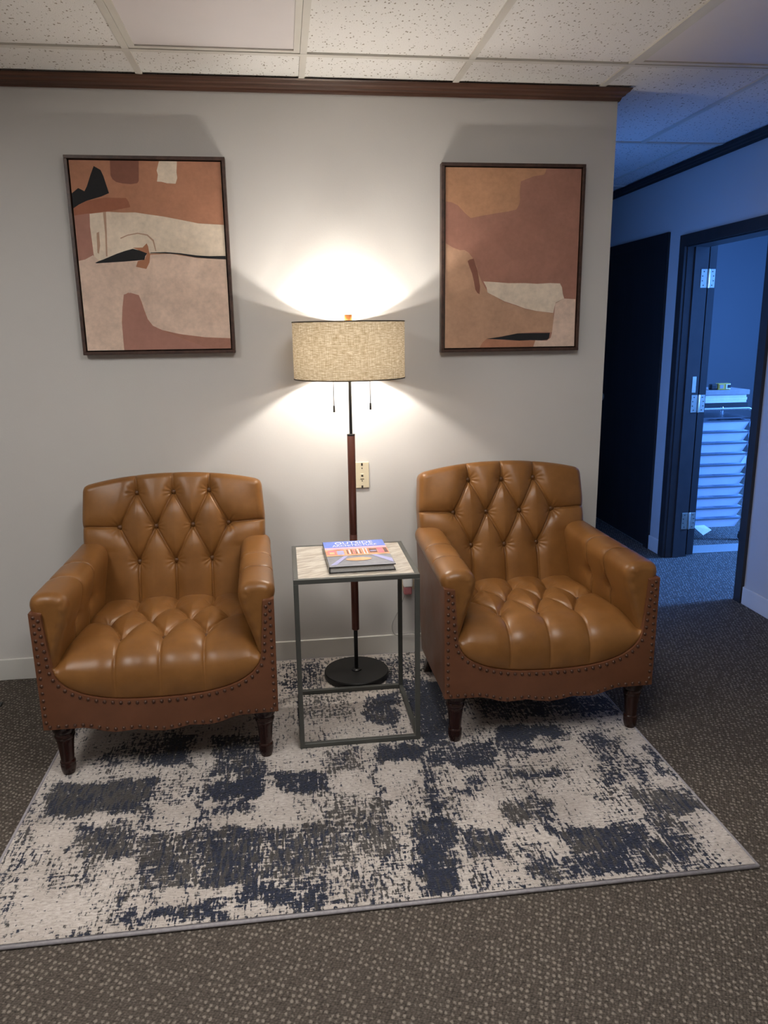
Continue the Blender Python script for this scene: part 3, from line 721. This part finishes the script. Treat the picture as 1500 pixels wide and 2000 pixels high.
            G[j, :, 0] = p2[:, 0]; G[j, :, 1] = y; G[j, :, 2] = p2[:, 1]; NN[j] = nr
        v = []; f = []
        # rounded front end
        r0 = .036; p = G[0][:, [0, 2]]; nr = NN[0]; rings = []
        for a in np.linspace(PI/2, 0, 9)[:-1]:
            off = r0*(1-math.cos(a)); q = p-nr*off*.85; yv = .040-r0*math.sin(a)
            pu = .0012*np.sin(np.arange(ns)*1.1)*math.sin(a)*np.clip(np.sin(np.linspace(-.3, PI*1.1, ns)), 0, 1)
            rings.append(np.stack([q[:, 0], np.full(ns, yv)+pu, q[:, 1]], 1))
        allr = rings+[G[j] for j in range(nt)]
        for R_ in allr: v += [(sgn*x, y, z) for x, y, z in R_]
        for j in range(len(allr)-1): f += [(j*ns+i, j*ns+i+1, (j+1)*ns+i+1, (j+1)*ns+i) for i in range(ns-1)]
        f.append(tuple(range(ns))); k = (len(allr)-1)*ns; f.append(tuple(k+i for i in range(ns-1, -1, -1)))
        for j in range(len(allr)-1): f.append((j*ns, (j+1)*ns, (j+1)*ns+ns-1, j*ns+ns-1))
        o = pyd('arm', v, f, 'caramel', root, True); o.data.set_sharp_from_angle(angle=math.radians(70))
    arm(-1); arm(1)
    # ---- turned legs
    pf = [(.036, .205), (.0395, .194), (.0395, .176), (.0370, .164), (.0310, .156), (.0325, .152), (.0345, .146), (.0325, .139), (.0295, .135), (.0300, .131), (.0280, .122), (.0255, .10), (.0230, .065), (.0220, .052), (.0250, .048), (.0260, .044), (.0245, .040), (.0255, .036), (.0250, .024), (.0225, .010), (.0195, .001), (.016, 0)]
    lm = None
    for s in (-1, 1):
        o = lathe('leg', pf, 'mahogany', root, 28) if lm is None else link('leg', lm, None, root); lm = o.data; o.location = (s*.338, .042, 0)
    for s in (-1, 1):
        a, b, top, bot = .025, .018, (.315, .525, .165), (.333, .635, 0)
        v = [(s*(top[0]+i*a), top[1]+j*a, top[2]) for i in (-1, 1) for j in (-1, 1)]+[(s*(bot[0]+i*b), bot[1]+j*b, 0) for i in (-1, 1) for j in (-1, 1)]
        o = pyd('leg', v, [(0, 1, 3, 2), (4, 6, 7, 5), (0, 4, 5, 1), (2, 3, 7, 6), (0, 2, 6, 4), (1, 5, 7, 3)], 'mahogany', root); bv = o.modifiers.new('bevel', 'BEVEL'); bv.width = .003
    return root
chair = build_chair()
chair.location = (-.456, -.868, RUGZ); chair.rotation_euler.z = math.radians(1.0)
tag(chair, 'tan tufted leather armchair left of the lamp, below the painting with black shapes', 'armchair', 'pair of tufted leather armchairs')
chair2 = copy_tree(chair); chair2.location = (.907, -.868, RUGZ); chair2.rotation_euler.z = math.radians(-.4)
tag(chair2, 'tan tufted leather armchair right of the lamp, beside the corridor', 'armchair', 'pair of tufted leather armchairs')

# ------------------------------------------------------------------ floor lamp
LX, LY = .262, -.228
lamp = empty('floor_lamp', (LX, LY, RUGZ)); Z0 = RUGZ
tag(lamp, 'lit floor lamp with linen drum shade and walnut pole between the armchairs', 'lamp')
lathe('base', [(.138, 0), (.141, .003), (.141, .023), (.138, .027), (.0, .028)][:4]+[(.001, .0275)], 'black', lamp, 64)
lathe('collar', [(.022, .027), (.022, .030), (.018, .034), (.008, .036)], 'black', lamp, 24)
lathe('lower_rod', [(.0085, .03), (.0085, .225)], 'black', lamp, 16)
lathe('wooden_pole', [(.010, .212), (.0162, .217), (.0162, .640), (.0155, .641), (.0155, .643), (.0162, .644), (.0162, 1.058), (.0145, 1.061)], 'walnut', lamp, 24)
lathe('upper_rod', [(.0062, 1.055), (.0062, 1.50)], 'black', lamp, 14)
lathe('ferrule', [(.0164, 1.0585), (.0164, 1.065), (.0065, 1.066)], 'black', lamp, 20)
SR, SZ0, SZ1 = .2215, 1.291, 1.509
sg = 128; v = []; f = []; me = bpy.data.meshes.new('shade'); uvs = []
for k in range(sg+1):
    a = 2*PI*k/sg-PI/2
    for z in (SZ0, SZ1): v.append((SR*math.cos(a), SR*math.sin(a), z))
f = [(2*k, 2*k+2, 2*k+3, 2*k+1) for k in range(sg)]
me.from_pydata(v, [], f); uvl = me.uv_layers.new(name='UVMap')
for p in me.polygons:
    for li, vi in zip(p.loop_indices, p.vertices): uvl.data[li].uv = ((vi//2)/sg*(2*PI*SR)/.6, (vi % 2)*(SZ1-SZ0)/.6)
shade = link('shade', me, 'linen', lamp, True)
def ring(z, r, h, name):
    lathe(name, [(r+.0012, z-h), (r+.0012, z+h), (r-.0025, z+h), (r-.0025, z-h), (r+.0012, z-h)], 'shadetrim', shade, 96, None, False)
ring(SZ0, SR, .0022, 'bottom_trim'); ring(SZ1, SR, .0022, 'top_trim')
for k in range(3):
    a = PI/6+2*PI*k/3; tube('spider_arm', [(0, 0, SZ1-.012), (SR*.5*math.cos(a), SR*.5*math.sin(a), SZ1-.012), ((SR-.002)*math.cos(a), (SR-.002)*math.sin(a), SZ1-.004)], .002, 'black', shade, 6)
lathe('finial', [(.014, 1.508), (.0155, 1.511), (.0155, 1.535), (.0145, 1.537)], 'finial', lamp, 24)
lathe('socket_cluster', [(.012, 1.365), (.018, 1.37), (.018, 1.395), (.012, 1.40)], 'black', lamp, 20)
for s in (-1, 1):
    so = lathe('socket', [(.013, 0), (.016, .004), (.016, .045), (.013, .05)], 'black', lamp, 16, (s*.012, 0, 1.384)); so.rotation_euler = (0, s*math.radians(80), 0)
    bl = lathe('bulb', [(.006, 0), (.007, .004), (.0105, .012), (.012, .020), (.0115, .028), (.007, .034), (.001, .036)], 'bulb', lamp, 20, (s*.060, 0, 1.392)); bl.rotation_euler = (0, s*math.radians(80), 0)
for sx, zb in ((-.066, 1.155), (.082, 1.162)):
    ch = tube('pull_chain', [(sx, -.0, 1.372), (sx, 0, 1.27), (sx, 0, zb+.026)], .0018, 'black', lamp, 6)
    pu = lathe('pull', [(.0035, 0), (.0042, .002), (.0042, .024), (.0028, .027)], 'black', ch, 12, (sx, 0, zb))
cp = spline([(.139, .0, .006), (.165, .055, .004), (.20, .12, .004), (.225, .135, .004), (.262, .09, .004), (.27, .02, .004), (.255, -.03, .004), (.235, -.06, .004), (.30, .02, .004), (.42, .12, .004)], 8)
tube('power_cord', cp, .0024, 'cord', lamp, 6)

# ------------------------------------------------------------------ side table and book
TX0, TX1, TY0, TY1, TZ = .002, .444, -.803, -.366, .653
tb = empty('side_table', ((TX0+TX1)/2, (TY0+TY1)/2, RUGZ)); tag(tb, 'square grey metal side table with veined stone top between the armchairs', 'table')
a, b, q, hh = (TX1-TX0)/2, (TY1-TY0)/2, .0170, TZ-RUGZ
for sx in (-1, 1):
    for sy in (-1, 1):
        x0 = -a if sx < 0 else a-q; y0 = -b if sy < 0 else b-q
        boxes('leg', [(x0, x0+q, y0, y0+q, 0, hh-q)], 'steel', tb, .001, 1)
for nme, z0 in (('top_rail', hh-q), ('bottom_rail', 0.0005)):
    for sy in (-1, 1):
        y0 = -b if sy < 0 else b-q; ins = 0 if nme == 'top_rail' else q
        boxes(nme, [(-a+ins, a-ins, y0, y0+q, z0, z0+q)], 'steel', tb, .001, 1)
    for sx in (-1, 1):
        x0 = -a if sx < 0 else a-q; boxes(nme, [(x0, x0+q, -b+q, b-q, z0, z0+q)], 'steel', tb, .001, 1)
boxes('stone_top', [(-a+q, a-q, -b+q, b-q, hh-.014, hh-.0008)], 'marble', tb)
for i in range(1): pass
# book
bw, bd, bt_ = .236, .330, .024
bk = empty('book', (.2455, -.583, TZ), math.radians(1.2)); tag(bk, 'large hardcover book with blue and pink photo jacket on the side table', 'book')
cv = boxes('cover', [(-bw/2, bw/2, -bd/2, bd/2, .0002, .003), (-bw/2, bw/2, -bd/2, bd/2, bt_-.003, bt_), (-bw/2-.002, -bw/2+.002, -bd/2, bd/2, .0002, bt_)], 'cover', bk)
boxes('pages', [(-bw/2+.003, bw/2-.006, -bd/2+.005, bd/2-.005, .003, bt_-.003)], 'pages', bk)
BM = [paint('jacket_'+n_, c_, v_, s_) for n_, c_, v_, s_ in (('blue', (120, 140, 215), .12, 8), ('pink', (225, 175, 190), .05, 8), ('coral', (226, 160, 130), .25, 30), ('slate', (150, 150, 156), .12, 10), ('lavender', (172, 172, 212), .08, 10), ('amber', (235, 180, 140), .1, 20), ('dark', (128, 100, 96), .2, 30), ('rose', (228, 130, 140), .08, 20), ('white', (240, 240, 245), .02, 10))]
def poly_sheet(name, polys, mats, parent, z0=0, dz=.00025):
    me = bpy.data.meshes.new(name); V, Fc, mi = [], [], []
    for k, (pts, mat) in enumerate(polys):
        base = len(V); z = z0+dz*k; V += [(x, y, z) for x, y in pts]
        for tri in tessellate_polygon([[Vector((x, y, 0)) for x, y in pts]]):
            p0, p1, p2 = (pts[i] for i in tri)
            cr_ = (p1[0]-p0[0])*(p2[1]-p0[1])-(p1[1]-p0[1])*(p2[0]-p0[0])
            if cr_ < 0: tri = (tri[0], tri[2], tri[1])
            Fc.append(tuple(base+i for i in tri)); mi.append(mat)
    me.from_pydata(V, [], Fc)
    for m_ in mats: me.materials.append(m_)
    for p, k in zip(me.polygons, mi): p.material_index = k
    o = link(name, me, None, parent); return o
def R4(x0, x1, y0, y1): return [(-bw/2+bw*x0, -bd/2+bd*y0), (-bw/2+bw*x1, -bd/2+bd*y0), (-bw/2+bw*x1, -bd/2+bd*y1), (-bw/2+bw*x0, -bd/2+bd*y1)]
pl = [(R4(0, 1, 0, 1), 3), (R4(0, 1, .735, 1), 0), (R4(0, 1, .66, .735), 1), (R4(0, 1, .42, .66), 2), (R4(.18, .29, .44, .60), 4), (R4(.30, .33, .43, .65), 5), *[(R4(.34+.034*q_, .357+.034*q_, .45, .63), (6, 8, 6, 7)[q_ % 4]) for q_ in range(7)], (R4(.04, .16, .45, .62), 7), (R4(.06, .14, .47, .55), 5), (R4(.60, .615, .43, .65), 8), (R4(.65, .665, .43, .65), 8), (R4(.70, .82, .47, .62), 6), (R4(.71, .81, .52, .55), 4), (R4(.83, .92, .43, .65), 7), (R4(.93, .985, .45, .63), 6), (R4(0, 1, .385, .42), 5)]
def bp(pts): return [(-bw/2+bw*x, -bd/2+bd*y) for x, y in pts]
pl += [(bp([(.02, .05), (.12, .06), (.34, .38), (.27, .38)]), 4), (bp([(.98, .05), (.99, .2), (.78, .38), (.69, .38)]), 4)]
pl += [(bp([(.48+.20*math.cos(a_), .235+.06*math.sin(a_)) for a_ in np.linspace(0, 2*PI, 25)[:-1]]), 5)]
jk = poly_sheet('jacket', pl, BM, bk, bt_+.0002, .00006)
def text(name, body, size, loc, parent, mat, sx=1.0):
    cu = bpy.data.curves.new(name, 'FONT'); cu.body = body; cu.size = size; cu.align_x = 'CENTER'; cu.extrude = .0002; cu.resolution_u = 3
    tmp = bpy.data.objects.new(name+'_t', cu); COL.objects.link(tmp)
    bpy.context.view_layer.update()
    me = bpy.data.meshes.new_from_object(tmp.evaluated_get(bpy.context.evaluated_depsgraph_get()))
    bpy.data.objects.remove(tmp); me.materials.clear()
    o = link(name, me, mat, parent); o.location = loc; o.scale = (sx, 1, 1); return o
text('title', 'OUTSIDE', .046, (0, bd/2-.048, bt_+.0016), jk, BM[8], .80)
text('title', 'ARCHITECTURE', .030, (0, bd/2-.078, bt_+.0016), jk, BM[8], .80)

# ------------------------------------------------------------------ paintings
def homog(src):
    dst = [(0, 1), (1, 1), (1, 0), (0, 0)]; A = []; bb = []
    for (x, y), (u, v_) in zip(src, dst):
        A.append([x, y, 1, 0, 0, 0, -u*x, -u*y]); bb.append(u); A.append([0, 0, 0, x, y, 1, -v_*x, -v_*y]); bb.append(v_)
    h = np.linalg.solve(np.array(A, float), np.array(bb, float))
    return lambda x, y: ((h[0]*x+h[1]*y+h[2])/(h[6]*x+h[7]*y+1), (h[3]*x+h[4]*y+h[5])/(h[6]*x+h[7]*y+1))
PM = [paint('paint_'+n_, c_, v_) for n_, c_, v_ in (('terracotta', (182, 130, 104), .08), ('umber', (136, 92, 78), .05), ('cream', (230, 213, 193), .10), ('black', (42, 42, 44), .05), ('brown', (160, 104, 82), .06), ('mauve', (172, 126, 112), .05), ('rosecream', (222, 196, 178), .11), ('tan', (176, 122, 94), .06), ('russet', (168, 122, 106), .08), ('ochre', (190, 144, 112), .10), ('sand', (190, 152, 126), .09), ('pencil', (186, 152, 130), .06))]
def painting(x0, x1, z0, z1, quad, polys, label):
    w_, h_ = x1-x0, z1-z0
    t = empty('framed_painting', ((x0+x1)/2, 0, (z0+z1)/2)); tag(t, label, 'painting', 'pair of framed abstract paintings')
    fw, dp = .0125, .040
    for nm, bx in (('frame_bar', (-w_/2, w_/2, -dp, -.002, h_/2-fw, h_/2)), ('frame_bar', (-w_/2, w_/2, -dp, -.002, -h_/2, -h_/2+fw)), ('frame_bar', (-w_/2, -w_/2+fw, -dp, -.002, -h_/2+fw, h_/2-fw)), ('frame_bar', (w_/2-fw, w_/2, -dp, -.002, -h_/2+fw, h_/2-fw))):
        boxes(nm, [bx], 'frame', t, .0012, 1)
    cw, chh = w_-2*fw-.010, h_-2*fw-.010
    cv_ = boxes('canvas', [(-cw/2, cw/2, -.033, -.006, -chh/2, chh/2)], PM[2], t)
    boxes('backing', [(-w_/2+fw, w_/2-fw, -.006, -.002, -h_/2+fw, h_/2-fw)], 'frame', t)
    hm = homog(quad); out = []
    for pts, mi in polys:
        # round the corners a little so brushed edges look soft
        P = [hm(x, y) for x, y in pts]
        P = [(min(max(u, 0), 1), min(max(v_, 0), 1)) for u, v_ in P]
        out.append(([((u-.5)*cw, (v_-.5)*chh) for u, v_ in P], mi))
    o = poly_sheet('painted_design', out, PM, cv_, 0, .00012)
    o.rotation_euler = (PI/2, 0, 0); o.location = (0, -.0333, 0)
    return t
QL = [(88, 108), (1310, 128), (1388, 1645), (232, 1652)]
L_ = [([(88, 108), (1310, 128), (1388, 1645), (232, 1652)], 0),
 ([(420, 110), (652, 112), (652, 280), (640, 298), (590, 306), (520, 300), (470, 288), (440, 265), (425, 235)], 1),
 ([(815, 115), (960, 118), (956, 210), (962, 258), (948, 304), (880, 300), (835, 288), (798, 286), (806, 230), (796, 195)], 2),
 ([(125, 498), (230, 440), (380, 414), (548, 418), (570, 450), (582, 492), (440, 520), (300, 536), (130, 562)], 4),
 ([(290, 158), (345, 190), (368, 240), (390, 310), (412, 378), (350, 405), (230, 440), (170, 470), (120, 500), (105, 378), (165, 336), (215, 362), (235, 320), (262, 235)], 3),
 ([(130, 558), (262, 540), (285, 870), (290, 930), (160, 928)], 5),
 ([(255, 545), (400, 529), (520, 536), (620, 535), (700, 548), (850, 570), (1000, 600), (1130, 627), (1340, 640), (1352, 905), (1200, 895), (880, 868), (730, 870), (560, 940), (300, 945), (285, 870), (272, 760), (258, 650)], 2),
 ([(362, 530), (386, 530), (392, 700), (396, 890), (384, 890), (378, 700)], 11),
 ([(310, 700), (330, 690), (338, 800), (328, 870), (316, 860)], 11),
 ([(160, 925), (215, 915), (280, 880), (330, 925), (420, 905), (600, 900), (720, 880), (900, 872), (1120, 908), (1352, 922), (1386, 1562), (1180, 1552), (1000, 1528), (860, 1502), (760, 1458), (716, 1400), (690, 1330), (668, 1260), (648, 1212), (560, 1185), (525, 1205), (514, 1300), (508, 1420), (518, 1560), (526, 1655), (232, 1655)], 6),
 ([(525, 1200), (580, 1186), (646, 1206), (668, 1270), (692, 1350), (716, 1404), (748, 1450), (860, 1505), (1040, 1580), (1220, 1655), (526, 1655), (512, 1480), (512, 1330)], 5),
 ([(830, 1490), (1000, 1530), (1180, 1554), (1388, 1566), (1390, 1648), (1215, 1648), (1060, 1585), (950, 1540)], 8),
 ([(500, 740), (560, 715), (640, 700), (720, 715), (770, 760), (790, 850), (782, 850), (760, 770), (715, 724), (640, 709), (560, 724), (503, 750)], 11),
 ([(600, 822), (680, 820), (712, 786), (724, 812), (730, 850), (740, 882), (734, 940), (724, 962), (708, 994), (625, 976), (640, 930), (695, 918), (715, 868), (640, 838)], 7),
 ([(298, 942), (325, 928), (360, 916), (470, 870), (540, 846), (600, 830), (650, 842), (716, 868), (700, 890), (694, 920), (600, 928), (520, 934), (310, 946)], 3),
 ([(740, 862), (860, 858), (980, 868), (1120, 888), (1220, 894), (1352, 893), (1352, 920), (1200, 912), (1100, 902), (980, 878), (860, 868), (740, 867)], 3)]
painting(-.800, -.1935, 1.404, 2.155, QL, L_, 'framed abstract painting with black shapes and cream bands above the left armchair')
QR = [(128, 150), (1365, 150), (1300, 1765), (124, 1790)]
R_ = [([(128, 150), (1365, 150), (1300, 1765), (124, 1790)], 8),
 ([(128, 150), (1042, 150), (1034, 185), (1022, 206), (930, 222), (810, 270), (800, 360), (803, 430), (796, 480), (770, 526), (690, 546), (600, 560), (480, 582), (355, 608), (300, 560), (240, 495), (180, 466), (128, 460)], 9),
 ([(128, 838), (200, 880), (260, 900), (300, 898), (340, 925), (385, 985), (415, 1060), (430, 1120), (460, 1190), (500, 1260), (560, 1310), (660, 1365), (770, 1400), (860, 1432), (950, 1448), (1112, 1465), (1106, 1640), (960, 1638), (800, 1650), (660, 1675), (500, 1705), (465, 1735), (440, 1792), (124, 1792)], 10),
 ([(472, 1182), (560, 1186), (700, 1196), (850, 1194), (960, 1200), (1080, 1192), (1170, 1195), (1188, 1230), (1196, 1290), (1208, 1330), (1130, 1370), (1118, 1420), (1110, 1464), (950, 1446), (850, 1425), (770, 1395), (660, 1360), (560, 1308), (510, 1282), (500, 1235)], 2),
 ([(1205, 1332), (1312, 1337), (1302, 1768), (925, 1772), (945, 1714), (1050, 1716), (1085, 1690), (1098, 1640), (1112, 1520), (1128, 1376)], 6),
 ([(500, 1704), (700, 1715), (946, 1714), (926, 1774), (438, 1790), (465, 1735)], 0),
 ([(498, 1703), (640, 1682), (780, 1652), (900, 1648), (1078, 1645), (1072, 1690), (1055, 1708), (1000, 1714), (900, 1712), (800, 1718), (650, 1708)], 3),
 ([(328, 1000), (345, 985), (382, 975), (400, 1030), (420, 1090), (430, 1160), (442, 1230), (436, 1298), (415, 1285), (398, 1255), (385, 1180), (368, 1110), (345, 1050)], 1)]
painting(.674, 1.2865, 1.390, 2.147, QR, R_, 'framed abstract painting in rust and beige above the right armchair')

# ------------------------------------------------------------------ wall plate, plug and cords
wp = empty('wall_plate', (.326, 0, .863)); tag(wp, 'ivory phone jack wall plate on the wall right of the lamp pole', 'wall plate')
boxes('plate', [(-.031, .031, -.008, 0, -.058, .058)], 'ivory', wp, .002, 2)
boxes('jack', [(-.008, .008, -.0105, -.007, -.016, .006)], 'ivory', wp, .001, 1)
boxes('jack_hole', [(-.0045, .0045, -.0112, -.0100, -.006, .002)], 'socket', wp)
for z in (.031, -.026):
    s = lathe('screw_hole', [(.0028, 0), (.0028, .001)], 'socket', wp, 10, (0, -.0079, z)); s.rotation_euler = (PI/2, 0, 0)
for z in (.048, -.0525): boxes('slot', [(-.004, .004, -.0088, -.0078, z-.006, z+.006)], 'socket', wp)
pg = empty('plug_in_device', (.524, 0, .345)); tag(pg, 'pale and dull red plug-in device with thin cord on the wall behind the table', 'plug')
boxes('outlet_plate', [(-.035, .035, -.006, 0, -.03, .085)], 'ivory', pg, .002, 1)
boxes('body', [(-.021, .021, -.045, -.006, -.005, .065)], 'paper', pg, .006, 2)
boxes('bottle', [(-.019, .019, -.043, -.008, -.043, -.004)], 'pinkred', pg, .007, 3)
wc_ = tube('cord', spline([(.515, -.010, .30), (.488, -.008, .225), (.462, -.008, .175), (.452, -.010, .135), (.465, -.012, .100), (.500, -.016, .102), (.560, -.018, .102), (.62, -.02, .06)], 8), .0018, 'cord', pg); wc_.location = (-.524, 0, -.345)
fl = boxes('floor_plate', [(-1.52, -1.212, -.60, -.238, .0005, .008)], 'blackplastic', None, .002, 1); tag(fl, 'dark flat floor plate at the left edge near the baseboard', 'floor plate')

# ------------------------------------------------------------------ side office: drawer cart and things on it
cx0, cx1, cy0, cy1 = 2.790, 3.185, 1.56, 1.93
ct = empty('drawer_cart', ((cx0+cx1)/2, (cy0+cy1)/2, 0)); tag(ct, 'rolling ten drawer cart with chrome frame and translucent drawers in the side office', 'cart')
hw, hd = (cx1-cx0)/2, (cy1-cy0)/2
def hoop(y):
    r = .035; zt = .935; pts = [(-hw, y, .055), (-hw, y, zt-r)]
    pts += [(-hw+r-r*math.cos(a_), y, zt-r+r*math.sin(a_)) for a_ in np.linspace(0, PI/2, 7)[1:]]
    pts += [(hw-r+r*math.sin(a_), y, zt-r+r*math.cos(a_)) for a_ in np.linspace(0, PI/2, 7)]
    return pts+[(hw, y, .055)]
tube('frame_hoop', hoop(-hd), .0095, 'chrome', ct, 10); tube('frame_hoop', hoop(hd), .0095, 'chrome', ct, 10)
boxes('top_tray', [(-hw+.008, hw-.008, -hd+.004, hd, .866, .876)], 'rim', ct, .003, 1)
zr = np.linspace(.853, .165, 10); pitch = zr[0]-zr[1]
dm = None
for z in zr:
    for sx in (-1, 1): tube('side_rail', [(sx*(hw-.004), -hd, z), (sx*(hw-.004), 0, z), (sx*(hw-.004), hd, z)], .004, 'chrome', ct, 6)
    if dm is None:
        a0, a1, h0 = hw-.014, hw-.046, pitch-.012
        v = [(-a0, -hd-.006, 0), (a0, -hd-.006, 0), (a1, -hd+.006, -h0), (-a1, -hd+.006, -h0), (-a0, hd-.01, 0), (a0, hd-.01, 0), (a1, hd-.02, -h0), (-a1, hd-.02, -h0)]
        dr = pyd('drawer', v, [(0, 1, 2, 3), (1, 5, 6, 2), (5, 4, 7, 6), (4, 0, 3, 7), (3, 2, 6, 7)], 'drawer', ct); dm = dr.data
        lip = boxes('rim', [(-hw+.008, hw-.008, -hd-.014, -hd-.002, -.004, .004)], 'rim', dr, .002, 1); lm_ = lip.data
    else: dr = link('drawer', dm, None, ct); lip = link('rim', lm_, None, dr)
    dr.location = (0, 0, z)
for sx in (-1, 1):
    for sy in (-1, 1):
        cs = lathe('caster', [(.004, -.010), (.022, -.009), (.025, -.004), (.025, .004), (.022, .009), (.004, .010)], 'blackplastic', ct, 18, (sx*hw, sy*hd, .0255)); cs.rotation_euler = (0, PI/2, 0)
        boxes('caster_fork', [(sx*hw-.014, sx*hw+.014, sy*hd-.012, sy*hd+.012, .045, .062)], 'blackplastic', ct, .003, 1)
def put(name, b, mat, label, cat, bevel=.002):
    return tag(boxes(name, [b], mat, None, bevel, 1), label, cat)
put('storage_box', (2.80, 3.175, 1.60, 1.90, .9455, .972), 'blackplastic', 'dark flat box lying across the cart top under the paper stack', 'box')
pr = empty('paper_ream', (2.985, 1.75, .972)); tag(pr, 'white stack of paper on the drawer cart below the grey box', 'paper stack')
for k, (dx, dz) in enumerate(((0, 0), (.004, .018), (-.003, .036))): boxes('ream', [(-.18+dx, .18+dx, -.14, .13, dz+.0003, dz+.0178)], 'paper', pr, .001, 1)
put('flat_box', (2.80, 3.178, 1.60, 1.89, 1.0265, 1.060), 'greybox', 'flat grey box topmost on the drawer cart stack', 'box')
lb = empty('label_maker', (2.985, 1.64, 1.0605)); tag(lb, 'small yellow and black label maker on the grey box', 'label maker')
boxes('body', [(-.035, .058, -.025, .02, 0, .044)], 'yellow', lb, .006, 2)
boxes('grip', [(-.085, -.034, -.022, .018, 0, .040)], 'blackplastic', lb, .010, 3)
boxes('screen', [(.022, .050, -.0265, -.0245, .006, .038)], 'paper', lb)
boxes('display_mark', [(.034, .056, -.0275, -.0260, .012, .034)], 'blackplastic', lb)
boxes('keypad', [(-.022, .004, -.0265, -.0245, .010, .034)], 'greybox', lb)
ps = pyd('paper_sheet', [(2.80, 1.535, .125), (2.885, 1.53, .128), (2.925, 1.50, .098), (2.86, 1.49, .066), (2.80, 1.536, .1255), (2.885, 1.531, .1285), (2.925, 1.501, .0985), (2.86, 1.491, .0665)],
         [(0, 1, 2, 3), (7, 6, 5, 4), (0, 4, 5, 1), (1, 5, 6, 2), (2, 6, 7, 3), (3, 7, 4, 0)], 'paper'); tag(ps, 'loose white sheet hanging from the bottom drawer of the cart', 'paper')
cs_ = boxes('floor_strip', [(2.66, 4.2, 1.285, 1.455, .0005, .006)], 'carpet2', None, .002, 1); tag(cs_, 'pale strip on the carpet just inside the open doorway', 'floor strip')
